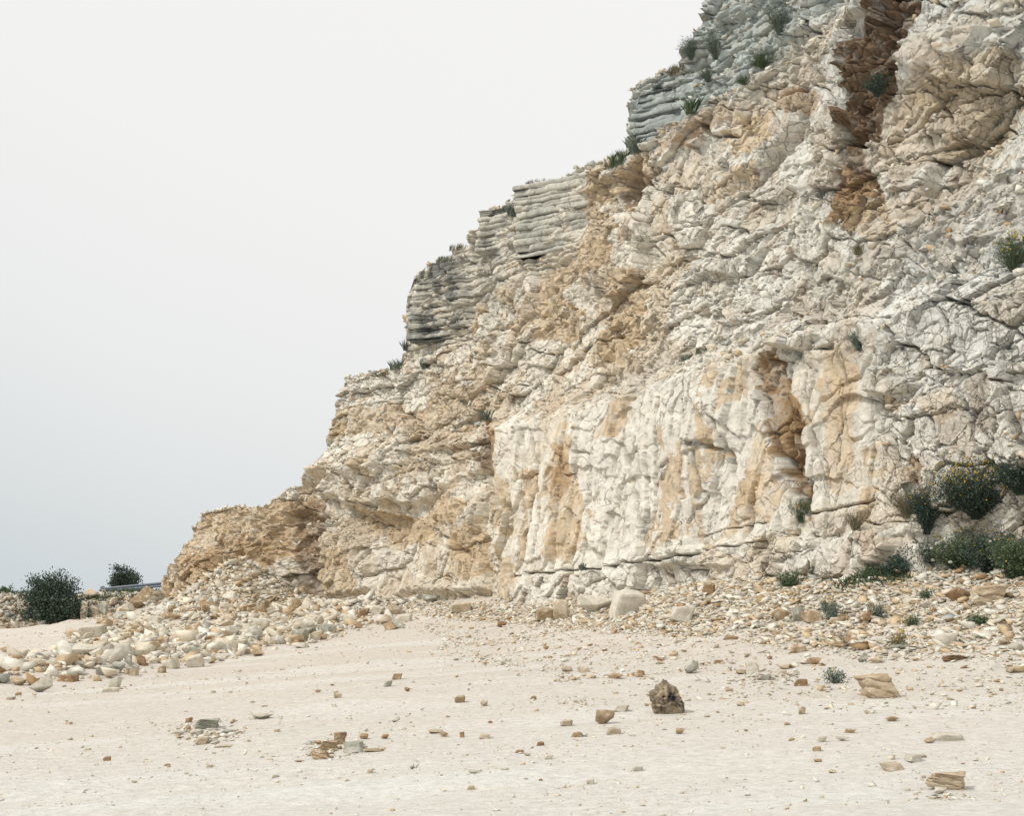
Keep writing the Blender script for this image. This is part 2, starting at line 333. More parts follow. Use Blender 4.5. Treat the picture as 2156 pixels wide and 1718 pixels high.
CR = [([(1319, 919), (1335, 1000), (1347, 1076), (1354, 1171)], 3.2, .5), ([(1381, 834), (1382, 980), (1380, 1108)], 1.8, .3), ([(1461, 929), (1467, 966), (1483, 1051), (1455, 1101)], 3.5, .4),
      ([(1578, 775), (1602, 840), (1625, 900), (1640, 960), (1675, 1035), (1703, 1085)], 4.5, .55), ([(1505, 834), (1524, 919), (1530, 998)], 2.5, .35),
      ([(1070, 1218), (1165, 1206), (1235, 1199), (1307, 1193), (1357, 1184), (1455, 1168), (1518, 1158), (1612, 1143)], 2.4, .35), ([(1480, 1126), (1537, 1117), (1612, 1101)], 1.8, .25),
      ([(1898, 929), (1920, 979), (1942, 1035)], 4, .6), ([(1935, 793), (1932, 856), (1920, 903), (1898, 928)], 4, .6), ([(2014, 777), (2046, 853), (2058, 919), (2077, 954)], 4.5, .6),
      ([(2140, 796), (2124, 872), (2112, 947), (2134, 1124)], 4, .6), ([(1712, 913), (1737, 979), (1740, 1029)], 2.4, .35), ([(1705, 1085), (1800, 1062), (1840, 1050)], 2.5, .4),
      ([(1932, 261), (2014, 217), (2077, 186), (2155, 132)], 2.4, .35), ([(1980, 334), (1983, 390)], 2.5, .4), ([(1935, 277), (1957, 340)], 4, .5), ([(2052, 142), (2045, 201)], 2, .3), ([(2105, 135), (2109, 227)], 2.6, .4),
      ([(1258, 577), (1252, 659)], 2.5, .4), ([(1343, 653), (1277, 732)], 2.5, .4), ([(1170, 517), (1170, 568)], 2.2, .35), ([(1009, 505), (1022, 580)], 2.5, .4), ([(2000, 560), (2018, 640), (2040, 700)], 4, .6),
      ([(1420, 880), (1452, 800), (1470, 770)], 2, .25), ([(1215, 880), (1225, 960), (1205, 1060)], 2, .25), ([(1120, 900), (1128, 1000), (1108, 1140)], 2.4, .4), ([(1740, 600), (1735, 690)], 2.5, .4),
      ([(1960, 640), (1990, 720), (1975, 800)], 3, .5), ([(2085, 640), (2080, 760), (2095, 880)], 3, .4), ([(862, 705), (985, 688)], 2, .3), ([(1090, 640), (1100, 760)], 2, .3), ([(700, 830), (690, 900)], 2, .2),
      ([(1560, 470), (1480, 560), (1440, 640)], 2.2, .3), ([(1340, 520), (1480, 470), (1620, 400), (1760, 300)], 1.8, .25), ([(1650, 640), (1560, 690)], 2, .3), ([(1380, 600), (1420, 680)], 2, .3)]

# find where each column of the face meets the skyline, relief included
ic = np.arange(0, M, 3)
pre = relief(ic, z0[ic] + 27.0, 420, False)
dx, dy = topx(pre["X"], pre["Y"], pre["Z"])
ab = dy < np.interp(dx, SIL[:, 0], SIL[:, 1])
k = np.where(ab.any(1), np.argmax(ab, 1), ab.shape[1] - 1)
zt = pre["Z"][np.arange(len(ic)), k]
zt = np.median(np.stack([np.roll(zt, j) for j in range(-2, 3)]), 0)
zt = np.maximum(zt, np.maximum.accumulate(zt) - .25)
ztop = np.interp(np.arange(M), ic, zt)
g = relief(np.arange(M), ztop, NR)
Xf, Yf, Zf, Sg, Zg, PX, PY, mask = (g[n] for n in ("X", "Y", "Z", "Sg", "Zg", "PX", "PY", "mask"))
r1, r2, r3, r4, q2, sr1, w_blk_, w_shat, w_rib, w_str, w_scr = (g[n] for n in ("r1", "r2", "r3", "r4", "q2", "sr1", "w_blk", "w_shat", "w_rib", "w_str", "w_scr"))

# ------------------------------------------------------------------ the face: mineral colours
def C(*c): return np.array(c, np.float32)
WHITE, CREAM, TAN, ORANGE, BROWN, GREY, LICH = C(.755, .72, .635), C(.71, .645, .525), C(.58, .46, .31), C(.44, .30, .17), C(.25, .17, .11), C(.42, .43, .40), C(.085, .10, .105)
def lerp(c, d, w): return c + (d - c) * w[..., None]
lo = fbm(Sg * .28, Zg * .28, 80, 4); md = fbm(Sg * 1.3, Zg * 1.1, 81, 4); hi = fbm(Sg * 5, Zg * 5, 82, 4)
col = np.broadcast_to(WHITE, Sg.shape + (3,)).astype(np.float32).copy()
col = lerp(col, CREAM, np.clip(.10 + .5 * lo + .35 * md, 0, 1))
warm = mask([(560, 1290), (600, 1000), (900, 850), (1100, 600), (1220, 380), (1400, 300), (1420, 560), (1350, 780), (1200, 830), (1080, 860), (1040, 1290)], 60)
warm = np.maximum(warm, .8 * mask([(1850, 500), (1850, 250), (1950, 100), (2200, -100), (2200, 330), (2000, 420)], 40))
st2 = sstep(.83, .87, r2[3] + .24 * lo + .18 * warm + .06 * hi) * sstep(-.3, .5, md + .5)
st3 = sstep(.84, .87, r3[3] + .25 * lo + .16 * warm + .08 * hi)
st1 = sstep(.88, .94, r1[3] + .2 * warm + .12 * md)
col = lerp(col, TAN, .75 * st1 * (1 - w_str) * (1 - .6 * w_rib))
col = lerp(col, TAN * .97, .8 * st2 * (1 - .8 * w_str) * (1 - .5 * w_rib))
col = lerp(col, ORANGE, .55 * st3 * (1 - .9 * w_str) * (1 - .7 * w_rib))
col = lerp(col, CREAM, .35 * warm); col = lerp(col, C(.69, .685, .635), .40 * (1 - warm) * sstep(1000, 1500, PX))
rs = sstep(.76, .79, .6 * q2[3] + .4 * r2[2] + .30 * md + .14 * hi); col = lerp(col, TAN * .95, .8 * rs * w_rib)
STAIN = [(ORANGE, .9, [(1018, 1050), (1020, 900), (1040, 880), (1058, 920), (1045, 1040), (1030, 1060)]), (TAN, .95, [(1165, 1180), (1160, 1000), (1185, 925), (1215, 1000), (1240, 1060), (1235, 1130), (1200, 1190)]),
         (ORANGE, .7, [(1170, 1040), (1180, 930), (1200, 960), (1205, 1040)]), (TAN, .9, [(1270, 920), (1300, 820), (1340, 820), (1345, 870), (1310, 910)]), (TAN, .9, [(1480, 860), (1500, 850), (1530, 960), (1505, 980)]),
         (TAN, .75, [(1560, 1100), (1555, 960), (1600, 880), (1640, 980), (1650, 1060), (1610, 1110)]), (TAN, .7, [(1735, 1040), (1730, 800), (1760, 720), (1810, 770), (1800, 900), (1790, 1050)]),
         (ORANGE * .75, 1.0, [(1575, 775), (1640, 690), (1652, 790), (1685, 860), (1704, 960), (1707, 1095), (1672, 1045), (1632, 960), (1598, 850)]), (TAN, .95, [(1270, 770), (1265, 660), (1300, 570), (1350, 570), (1345, 690), (1330, 760)]),
         (TAN, .9, [(1125, 720), (1130, 650), (1200, 630), (1240, 660), (1215, 720)]), (TAN, .8, [(1215, 570), (1220, 470), (1270, 430), (1310, 470), (1290, 560)]), (TAN, .95, [(915, 1090), (920, 1035), (960, 1020), (975, 1060), (950, 1110)]),
         (TAN, .9, [(930, 1230), (940, 1120), (1000, 1080), (1010, 1200)]), (TAN, .9, [(655, 1250), (660, 1160), (720, 1150), (730, 1250)]), (TAN, .95, [(690, 1060), (840, 1095), (960, 1050), (860, 1150), (790, 1160)]),
         (TAN, .9, [(330, 1260), (420, 1060), (640, 1050), (640, 1160), (480, 1200), (380, 1260)]), (ORANGE, .6, [(390, 1170), (480, 1130), (600, 1120), (600, 1180), (420, 1200)]), (BROWN, .75, [(590, 1120), (585, 1060), (640, 1060), (650, 1120), (650, 1270), (600, 1270)]),
         (BROWN * .85, 1.0, [(1885, -40), (1965, -40), (1905, 120), (1855, 230), (1835, 330), (1845, 420), (1790, 480), (1740, 430), (1752, 330), (1768, 230), (1800, 110)]), (ORANGE, .8, [(1750, 470), (1760, 330), (1840, 400), (1870, 450), (1800, 490)]),
         (BROWN, .8, [(1298, 440), (1290, 370), (1340, 330), (1370, 370), (1350, 430)]), (TAN, .85, [(1200, 430), (1230, 380), (1340, 330), (1350, 360), (1260, 420), (1230, 470)]), (TAN, .8, [(1930, 270), (1910, 200), (2000, 130), (2100, 90), (2150, 130), (2040, 220)]),
         (ORANGE, .7, [(1960, 140), (2040, 90), (2060, 60), (2010, 130), (1970, 180)]), (TAN, .6, [(1960, 340), (2000, 250), (2120, 150), (2155, 160), (2060, 300)]), (ORANGE, .75, [(1905, 960), (1930, 960), (1960, 1030), (1980, 1090), (1940, 1060)]),
         (TAN, .9, [(1520, 290), (1560, 240), (1640, 230), (1620, 290), (1560, 340)]), (ORANGE, .7, [(1640, 180), (1720, 190), (1720, 240), (1650, 240)]), (TAN, .8, [(1480, 430), (1540, 360), (1600, 340), (1560, 420)]), (TAN, .7, [(1800, 480), (1850, 420), (1880, 470), (1850, 520)]),
         (BROWN, .8, [(1020, 1000), (960, 960), (930, 950), (1000, 920), (1035, 900)]), (ORANGE, .7, [(1380, 300), (1480, 240), (1550, 210), (1540, 260), (1400, 330)]), (TAN, .8, [(1760, 780), (1740, 860), (1770, 900), (1800, 820)]), (TAN, .7, [(660, 920), (700, 860), (840, 850), (840, 900), (760, 920)]),
         (TAN, .7, [(1840, 860), (1850, 840), (1900, 840), (1900, 870)]), (TAN, .75, [(1030, 1180), (1035, 1120), (1058, 1130), (1050, 1200)]), (TAN, .6, [(1900, 830), (1990, 800), (2040, 850), (1990, 900)]), (BROWN, .5, [(2060, 940), (2050, 780), (2100, 790), (2120, 900)])]
for c, a, P in STAIN:
    col = lerp(col, c, a * sstep(.35, .6, mask(P, 16) * .9 + .22 * hi + .12 * md) * np.clip(.9 + .4 * hi + .3 * md, .3, 1))
strc = sstep(.35, .8, w_str)
col = lerp(col, lerp(np.broadcast_to(C(.50, .49, .44), col.shape), CREAM * .95, np.clip(.2 + sr1 * .5 + .4 * lo, 0, 1)), .8 * strc)
up = mask([(1240, 340), (1290, 100), (1400, -260), (2000, -260), (1850, -30), (1720, 50), (1645, 130), (1560, 200), (1500, 235), (1370, 310)], 34)
col = lerp(col, C(.42, .47, .455) * (1 + .25 * md[..., None] + .15 * (sr1[..., None] - .5)), .88 * up * np.clip(.9 + .5 * md + .4 * hi, 0, 1))
lich = mask([(858, 690), (862, 600), (900, 560), (985, 540), (990, 620), (975, 700), (920, 720)], 16)
col = lerp(col, LICH, lich * sstep(-.4, .3, fbm(Sg * 1.4, Zg * 1.8, 90, 4) + .7 * hi) * .75)
lich2 = np.maximum(mask([(1000, 560), (1010, 440), (1090, 400), (1200, 380), (1195, 480), (1080, 560)], 20), mask([(980, 690), (1000, 560), (1110, 520), (1100, 640)], 20) * .7)
col = lerp(col, GREY * .62, lich2 * sstep(-.1, .5, fbm(Sg * 1.5, Zg * 3.5, 91, 4)) * .7)
col = lerp(col, C(.60, .57, .50), .6 * w_scr)
coolr = sstep(1450, 2150, PX) * sstep(1150, 500, PY)  # cool grey of the upper right rock, with edge vignette painted into it
col = lerp(col, col * C(.86, .90, .95), coolr)
col *= (1 + .10 * hi + .06 * (r4[3] - .5) + .10 * (r2[2] - .5))[..., None]
col = np.clip(col, .02, .8)

# assemble: face, then the hill top running back behind the rim
rows = [np.stack([Xf, Yf, Zf], -1)]
top = np.stack([Xf[:, -1], Yf[:, -1], Zf[:, -1]], -1)
tgx, tgy = tx / tl, ty / tl
for back in list(np.linspace(.08, 3.2, 40)) + [5, 8, 14, 24]:
    p = top.copy(); zq = top[:, 2] - .05 * back
    w = min(1, back / .4) * .5
    sh = w * (.5 * (hf(np.floor(zq / .34 + .3 * noise(sb * .6, zq * 0 + back, 7)), zq * 0, 611) - .5) + .8 * noise(zq * .8, zq * 0 + back * .9, 612) + .35 * noise(zq * 3.1, zq * 0 + back * 3, 613))
    p[:, 0] += nx * back + tgx * sh; p[:, 1] += ny * back + tgy * sh
    p[:, 2] = np.maximum(zq + .10 * noise(sb * 1.5, zq * 0 + back * 2, 614) * min(1, back), -.5) - max(0, back - 8) * .06
    rows.append(p[:, None, :])
p = rows[-1].copy(); p[..., 2] = -1.0; rows.append(p)
V = np.concatenate(rows, 1); R = V.shape[1]
colf = np.concatenate([col, np.repeat(np.broadcast_to(CREAM * .8, (M, 1, 3)), R - NR, 1)], 1)
idx = np.arange(M * R).reshape(M, R)
Fq = np.stack([idx[:-1, :-1], idx[1:, :-1], idx[1:, 1:], idx[:-1, 1:]], -1).reshape(-1, 4)
def joints(m):
    """chipped faces, and broken hairline joints painted brown for soil and for crack shade where the rock is shattered (alpha of the tint)"""
    N, L = m.node_tree.nodes, m.node_tree.links; b = N["Principled BSDF"]; prev = b.inputs["Normal"].links[0].from_socket; colr = b.inputs["Base Color"].links[0].from_socket
    at_ = N.new("ShaderNodeAttribute"); at_.attribute_name = "tint"
    def math_(op, a, b_=None, c_=None):
        n = N.new("ShaderNodeMath"); n.operation = op
        for k, x in enumerate((a, b_, c_)):
            if x is None: continue
            if isinstance(x, (int, float)): n.inputs[k].default_value = x
            else: L.new(x, n.inputs[k])
        return n.outputs[0]
    def noise_(sc, det, vec):
        n = N.new("ShaderNodeTexNoise"); n.inputs["Scale"].default_value = sc; n.inputs["Detail"].default_value = det; L.new(vec, n.inputs["Vector"]); return n
    g = N.new("ShaderNodeNewGeometry").outputs["Position"]
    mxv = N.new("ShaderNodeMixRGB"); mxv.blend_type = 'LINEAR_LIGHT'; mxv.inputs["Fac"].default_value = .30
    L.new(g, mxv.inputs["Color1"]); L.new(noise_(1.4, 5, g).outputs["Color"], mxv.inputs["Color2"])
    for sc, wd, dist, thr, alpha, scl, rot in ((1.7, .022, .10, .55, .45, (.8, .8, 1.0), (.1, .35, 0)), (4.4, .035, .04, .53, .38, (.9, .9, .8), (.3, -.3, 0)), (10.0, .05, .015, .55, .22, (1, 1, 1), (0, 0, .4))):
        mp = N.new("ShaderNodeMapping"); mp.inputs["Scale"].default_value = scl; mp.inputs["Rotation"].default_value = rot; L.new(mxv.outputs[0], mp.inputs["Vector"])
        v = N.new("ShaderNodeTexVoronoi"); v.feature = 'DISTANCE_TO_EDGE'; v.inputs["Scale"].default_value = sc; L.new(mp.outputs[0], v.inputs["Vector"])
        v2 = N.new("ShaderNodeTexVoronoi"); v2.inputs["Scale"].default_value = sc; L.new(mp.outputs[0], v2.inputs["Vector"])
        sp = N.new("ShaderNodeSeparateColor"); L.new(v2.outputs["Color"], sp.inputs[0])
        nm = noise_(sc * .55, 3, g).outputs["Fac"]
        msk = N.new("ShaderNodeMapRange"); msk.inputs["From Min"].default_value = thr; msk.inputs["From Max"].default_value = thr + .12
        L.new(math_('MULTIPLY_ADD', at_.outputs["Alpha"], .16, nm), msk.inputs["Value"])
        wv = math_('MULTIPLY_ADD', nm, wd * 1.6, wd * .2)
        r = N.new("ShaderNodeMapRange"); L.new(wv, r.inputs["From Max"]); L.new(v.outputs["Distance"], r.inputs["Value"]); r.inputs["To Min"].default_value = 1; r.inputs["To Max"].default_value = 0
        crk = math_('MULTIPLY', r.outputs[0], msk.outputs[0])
        hgt = math_('SUBTRACT', math_('MULTIPLY', sp.outputs[0], .6), crk)
        bp = N.new("ShaderNodeBump"); bp.inputs["Strength"].default_value = .6; bp.inputs["Distance"].default_value = dist
        L.new(hgt, bp.inputs["Height"]); L.new(prev, bp.inputs["Normal"]); prev = bp.outputs["Normal"]
        mxc = N.new("ShaderNodeMixRGB"); L.new(math_('MULTIPLY', crk, alpha), mxc.inputs["Fac"]); L.new(colr, mxc.inputs["Color1"]); mxc.inputs["Color2"].default_value = (.17, .125, .08, 1); colr = mxc.outputs["Color"]  # brown line colour: soil stain with the shade of the crack painted in
    L.new(prev, b.inputs["Normal"]); L.new(colr, b.inputs["Base Color"])
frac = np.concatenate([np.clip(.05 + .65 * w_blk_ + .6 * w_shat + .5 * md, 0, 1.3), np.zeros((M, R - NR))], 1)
m_rock = material("quarry_rock", attr="tint", var=((.80, .79, .78), (1.13, 1.12, 1.10)), scale=5.0, bump=.4, bscale=14.0, bdist=.04)
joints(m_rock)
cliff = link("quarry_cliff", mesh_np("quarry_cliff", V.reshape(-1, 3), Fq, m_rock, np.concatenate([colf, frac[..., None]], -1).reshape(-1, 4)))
tag(cliff, kind="structure")
FPX, FPY = topx(Xf, Yf, Zf)
FPX32, FPY32 = FPX.astype(np.float32), FPY.astype(np.float32)
def on_cliff(dx, dy, r=4):          # picture position -> point on the face
    for rr in (r, 2 * r, 5 * r):
        m = (np.abs(FPX32 - dx) < rr) & (np.abs(FPY32 - dy) < rr)
        if m.any():
            ii, jj = np.nonzero(m); k = np.argmin(Yf[ii, jj]); i, j = ii[k], jj[k]
            return np.array([Xf[i, j], Yf[i, j], Zf[i, j]]), np.array([-nx[i], -ny[i], 0.0])
    return None, None

# squared, thin-bedded ledges along the rim: stacked slabs of rock standing on the face
def bedded_ledge(x0, x1, ytop, ybot, xr, yr, deep, seed, tintc, dark, step=0.0):
    r = np.random.default_rng(seed); P, _ = on_cliff(xr, yr); i = int(np.argmin((xb + nx * 3 - P[0]) ** 2 + (yb + ny * 3 - P[1]) ** 2))
    n_ = np.array([nx[i], ny[i], 0]); t = np.array([tx[i] / tl[i], ty[i] / tl[i], 0]) * .5 + np.array([.5, 0, 0]); t /= np.linalg.norm(t); n_ = np.array([-t[1], t[0], 0])
    if n_[1] < 0: n_ = -n_
    P = P + n_ * .05
    def along(px):        # distance along the face at which the ledge end is seen at px
        a = (px * K - 512) / F; return (a * P[1] - P[0]) / (t[0] - a * t[1])
    u0, u1 = along(x0), along(x1); ym = P[1] + t[1] * u0
    zt, zb = CAMZ + (HOR - ytop * K) / F * ym, CAMZ + (HOR - ybot * K) / F * ym
    Vs, Fs, Cs, off = [], [], [], 0
    z = zb; k = 0
    g1 = np.linspace(0, 1, 40); g2 = np.linspace(0, 1, 22); g3 = np.linspace(0, 1, 5)
    while z < zt:
        thin = r.random() < .35; h = r.uniform(.03, .06) if thin else r.uniform(.07, .24); ins = r.uniform(.05, .13) if thin else r.uniform(-.05, .05); f_ = (z - zb) / (zt - zb)
        a0 = u0 + ins + step * f_ ** 2 + (0 if thin else r.uniform(-.04, .08)); b0 = u1 + 1.4; front = -ins + .0
        ring = [(a0 + (b0 - a0) * q, front) for q in g1[::-1]] + [(a0, front - deep * q) for q in g2[1:]] 
        ring = np.array(ring)          # front edge then the end running back into the hill
        m = len(ring); sx = np.arange(m) * .13
        rows_ = []
        for q in g3:
            rd = -.025 * abs(2 * q - 1) ** 6 * (0 if thin else 1); nn_ = .10 * fbm(sx * 1.2, sx * 0 + z * .8 + q * .2, seed, 4) + .10 * (hf(np.floor(sx * .8 + k * 3.3), sx * 0, seed + k) - .5) + .22 * (hf(np.floor(sx * .45 + .25 * z), sx * 0, seed + 70) - .5)
            w = ring.copy(); w[:40, 1] += nn_[:40] + rd; w[40:, 0] -= nn_[40:] + rd; w[39] += [-(nn_[39] + rd) * .7, 0]
            zz_ = z + h * q + .03 * fbm(sx * .5, sx * 0 + k, seed + 5, 2) + (ring[:, 0] - u0) * .03
            rows_.append(P + t * w[:, :1] - n_ * w[:, 1:2] + np.array([0, 0, 1]) * (zz_[:, None] - P[2]))
        back = P + t * (w[:, :1] + .0) + n_ * deep; back = np.where((np.arange(m) < 40)[:, None], P + t * ring[:, :1] + n_ * deep, P + t * b0 - n_ * ring[:, 1:2]); back[:, 2] = rows_[-1][:, 2]
        lowb = back.copy(); lowb[:, 2] = rows_[0][:, 2]
        Vl = np.stack([lowb] + rows_ + [back], 0); nr = Vl.shape[0]; id_ = off + np.arange(nr * m).reshape(nr, m)
        Vs.append(Vl.reshape(-1, 3)); Fs.append(np.stack([id_[:-1, :-1], id_[:-1, 1:], id_[1:, 1:], id_[1:, :-1]], -1).reshape(-1, 4)); off += nr * m
        st = np.clip(sstep(-.2, .4, fbm(sx * .8, sx * 0 + z * 1.6, seed + 9, 4)) * dark, 0, 1)
        c_ = (tintc * r.uniform(.88, 1.06) * (.62 if thin else 1))[None] * (1 - st[:, None]) + LICH[None] * 1.6 * st[:, None]
        Cs.append(np.tile(np.concatenate([c_, np.full((m, 1), .35)], 1), (nr, 1))); z += h * .98; k += 1
    return tag(link("cliff_ledge", mesh_np("cliff_ledge", np.concatenate(Vs), np.concatenate(Fs), m_rock, np.concatenate(Cs))), kind="structure")
BED = C(.60, .585, .51)
bedded_ledge(1087, 1172, 398, 545, 1135, 520, 2.2, 51, BED, .25)
bedded_ledge(1005, 1062, 449, 530, 1045, 525, 1.6, 52, BED * .95, .3)
bedded_ledge(861, 960, 600, 722, 920, 690, 2.4, 53, BED, .75, .5)
bedded_ledge(1321, 1400, 205, 318, 1375, 270, 2.0, 54, C(.46, .50, .48), .2, .3)

# ------------------------------------------------------------------ the quarry floor
gy = np.concatenate([np.geomspace(4, 75, 520), np.geomspace(78, 900, 30)])
gu = np.concatenate([np.linspace(-2.5, -.62, 40)[:-1], np.linspace(-.62, .62, 620), np.linspace(.62, 2.5, 40)[1:]])
GX = gu[None, :] * gy[:, None]; GY = np.repeat(gy[:, None], len(gu), 1)
GZ = ground_z(GX, GY)
idx = np.arange(GX.size).reshape(GX.shape)
Fg = np.stack([idx[:-1, :-1], idx[:-1, 1:], idx[1:, 1:], idx[1:, :-1]], -1).reshape(-1, 4)
tal = sstep(.25, 1.0, GZ - floor_z(GX, GY))
gc = np.broadcast_to(C(.675, .635, .57), GX.shape + (3,)).astype(np.float32).copy()
gc = lerp(gc, C(.65, .595, .525), np.clip(sstep(14, 26, GY) * .9 + .35 * fbm(GX * .25, GY * .25, 400), 0, 1))
gc = lerp(gc, C(.75, .735, .69), np.clip(sstep(16, 10, GY) * .6 + .5 * sstep(.1, .7, fbm(GX * .3 - GY * .08, GY * 1.1 - GX * .25, 401)), 0, 1) * (1 - tal))
gc = lerp(gc, C(.56, .50, .41), .75 * tal)
cone_ = sstep(5.2, 3.0, np.hypot(GX + 11.6, GY - 53)); gc = lerp(gc, C(.50, .42, .31), .8 * cone_)
m_ground = material("quarry_dust", attr="tint", var=((.80, .79, .77), (1.08, 1.08, 1.08)), scale=11.0, bump=.9, bscale=24.0, bdist=.03, stretch=(.22, (.8, 1.3, 1.0)), spots=((.44, .36, .27), 34.0, .645))
ground = link("ground", mesh_np("ground", np.stack([GX, GY, GZ], -1).reshape(-1, 3), Fg, m_ground, gc.reshape(-1, 3), smooth=True))
tag(ground, kind="structure")

# ------------------------------------------------------------------ rocks
import bmesh
rng = np.random.default_rng(7)
def ico(sub):
    bm = bmesh.new(); bmesh.ops.create_icosphere(bm, subdivisions=sub, radius=1)
    V = np.array([v.co[:] for v in bm.verts]); Fc = np.array([[v.index for v in f.verts] for f in bm.faces]); bm.free()
    return V / np.linalg.norm(V, axis=1)[:, None], Fc
ICO = {k: ico(k) for k in (1, 2, 3, 5, 6)}
def n3(p, f, seed, o=3): return (fbm(p[:, 0] * f + p[:, 2] * f * .7, p[:, 1] * f - p[:, 2] * f * .5, seed, o) + fbm(p[:, 2] * f + 5, (p[:, 0] - p[:, 1]) * f * .7, seed + 1, o)) * .6
def hull(seed, n, cuts=0, rough=0.0, box=.75):
    """angular stone: convex hull of random points, optionally refined and roughened"""
    r = np.random.default_rng(seed); bm = bmesh.new()
    c = np.array([[i, j, k] for i in (-1, 1) for j in (-1, 1) for k in (-1, 1)], float)
    c = c[r.permutation(8)[:max(5, min(8, n - 2))]] * r.uniform(.55, 1.0, (max(5, min(8, n - 2)), 3))
    e = r.normal(size=(3, 3)); e /= np.linalg.norm(e, axis=1)[:, None]
    if seed % 2:
        c = r.normal(size=(n, 3)); c /= np.linalg.norm(c, axis=1)[:, None]; c *= r.uniform(.6, 1.1, (n, 1))
    p = np.concatenate([c, e * r.uniform(.8, 1.25, (3, 1))]); sh = r.uniform(-.35, .35, 3)
    p[:, 0] += sh[0] * p[:, 2]; p[:, 1] += sh[1] * p[:, 2]; p *= r.uniform(.65, 1.35, 3)
    for q in p: bm.verts.new(q)
    res = bmesh.ops.convex_hull(bm, input=bm.verts[:])
    bmesh.ops.delete(bm, geom=list({g for g in res["geom_interior"] + res["geom_unused"] if isinstance(g, bmesh.types.BMVert)}), context='VERTS')
    bmesh.ops.triangulate(bm, faces=bm.faces[:])
    for _ in range(cuts):
        bmesh.ops.subdivide_edges(bm, edges=bm.edges[:], cuts=1, use_grid_fill=True); bmesh.ops.triangulate(bm, faces=bm.faces[:])
    bm.verts.index_update()
    V = np.array([v.co[:] for v in bm.verts]); Fc = np.array([[v.index for v in f.verts] for f in bm.faces]); bm.free()
    if rough: V = V * (1 + rough * n3(V, 1.6, seed, 4) + rough * .6 * n3(V, 6, seed + 3, 3))[:, None]
    return unit(V), Fc
def rock_shape(seed, sub=3, planes=11, rough=.04):
    if sub == 1: return hull(seed, 7, 0)
    if sub == 2: return hull(seed, 6 + seed % 3, 0)
    if sub == 3: return hull(seed, 10, 3, .075)
    r = np.random.default_rng(seed); V, Fc = ICO[sub]
    P = r.normal(size=(planes, 3)); P /= np.linalg.norm(P, axis=1)[:, None]
    d = r.uniform(.45, .95, planes)
    t = V @ P.T; rad = np.min(np.where(t > .08, d / np.maximum(t, .08), 9), 1); rad = np.minimum(rad, 1.2)
    W = V * rad[:, None]
    if rough: W = W * (1 + rough * n3(W, 2.2, seed, 4) + rough * .5 * n3(W, 7, seed + 3, 3))[:, None]
    return unit(W), Fc
def unit(W):
    lo, hi = W.min(0), W.max(0); W = (W - (lo + hi) / 2) / (hi - lo); W[:, 2] += .5
    return W
ST = dict(scale=7, bscale=22, bump=.85, bdist=.05)
m_white = material("white_limestone", base=(.74, .70, .61), var=((.76, .73, .66), (1.1, 1.1, 1.09)), objvar=.10, spots=((.60, .47, .31), 5.5, .61), **ST)
m_cream = material("cream_limestone", base=(.68, .59, .46), var=((.72, .67, .58), (1.12, 1.1, 1.08)), objvar=.12, spots=((.74, .70, .61), 6, .54), **ST)
m_tan = material("tan_limestone", base=(.52, .405, .275), var=((.62, .57, .5), (1.22, 1.2, 1.14)), objvar=.15, spots=((.68, .61, .49), 7, .55), **ST)
m_brown = material("rusty_limestone", base=(.41, .285, .175), var=((.58, .54, .5), (1.25, 1.2, 1.15)), objvar=.15, spots=((.60, .50, .38), 8, .58), **ST)
m_grey = material("grey_limestone", base=(.46, .45, .385), var=((.68, .68, .68), (1.2, 1.2, 1.15)), objvar=.12, spots=((.68, .65, .57), 7, .57), **ST)
m_stripe = material("striped_limestone", base=(.58, .49, .37), var=((.68, .60, .50), (1.15, 1.15, 1.12)), scale=4, bscale=20, bump=.7, stretch=(0, (1.0, 1.0, 3.5)))
m_pit = material("pitted_limestone", base=(.40, .335, .245), var=((.22, .22, .23), (1.6, 1.57, 1.5)), scale=7, bscale=30, bump=.8, spots=((.06, .06, .062), 5.0, .56))
MATS = dict(w=m_white, c=m_cream, t=m_tan, b=m_brown, g=m_grey, s=m_stripe, p=m_pit)
protos = {}
def proto(k, m):
    if (k, m) not in protos:
        V, Fc = rock_shape(900 + k * 13, 3, 9 + k % 5); protos[(k, m)] = mesh_np("stone", V, Fc, MATS[m])
    return protos[(k, m)]
def layered(seed, n=6):
    r = np.random.default_rng(seed); V, Fc = hull(seed * 2, 11, 4, .05)
    z = V[:, 2] + .22 * V[:, 0] * (seed % 3 - 1) + .26 * n3(V, 2.2, seed); lay = np.floor(z * n + .5 * r.random()); fr = z * n - np.floor(z * n)
    o = hf(lay, lay * 0, seed); c = V[:, :2]
    k = .88 + .18 * o - .24 * np.exp(-(np.minimum(fr, 1 - fr) / .11) ** 2) * (.4 + .8 * hf(lay, lay * 0, seed + 4)) + .16 * n3(V, 4, seed + 9)
    W = V.copy(); W[:, :2] = c * k[:, None]
    return unit(W), Fc
def pitted(seed):
    V, Fc = rock_shape(seed, 6, 12, .08)
    n = V - np.array([0, 0, .5]); n /= np.linalg.norm(n, axis=1)[:, None]
    d = np.zeros(len(V))
    for f, a in ((3.6, .14), (7, .08), (14, .03)):
        u = np.arctan2(n[:, 1], n[:, 0]) * f * .8; w = n[:, 2] * f * 1.2
        F1, F2, _, _, r = vor(u.astype(np.float32), w.astype(np.float32), seed + int(f))
        d += a * np.exp(-(F1 / .38) ** 2) * (r[0] > .3) * (.4 + r[1])
    d *= 1 - np.abs(n[:, 2]) ** 2
    W = V - n * d[:, None] * 1.3 + n * (.025 * n3(V, 9, seed, 3))[:, None]
    return unit(W), Fc
SPECIAL = dict(pit=pitted(31), lay=layered(32, 3), lay2=layered(35, 5), lay3=layered(47, 2))
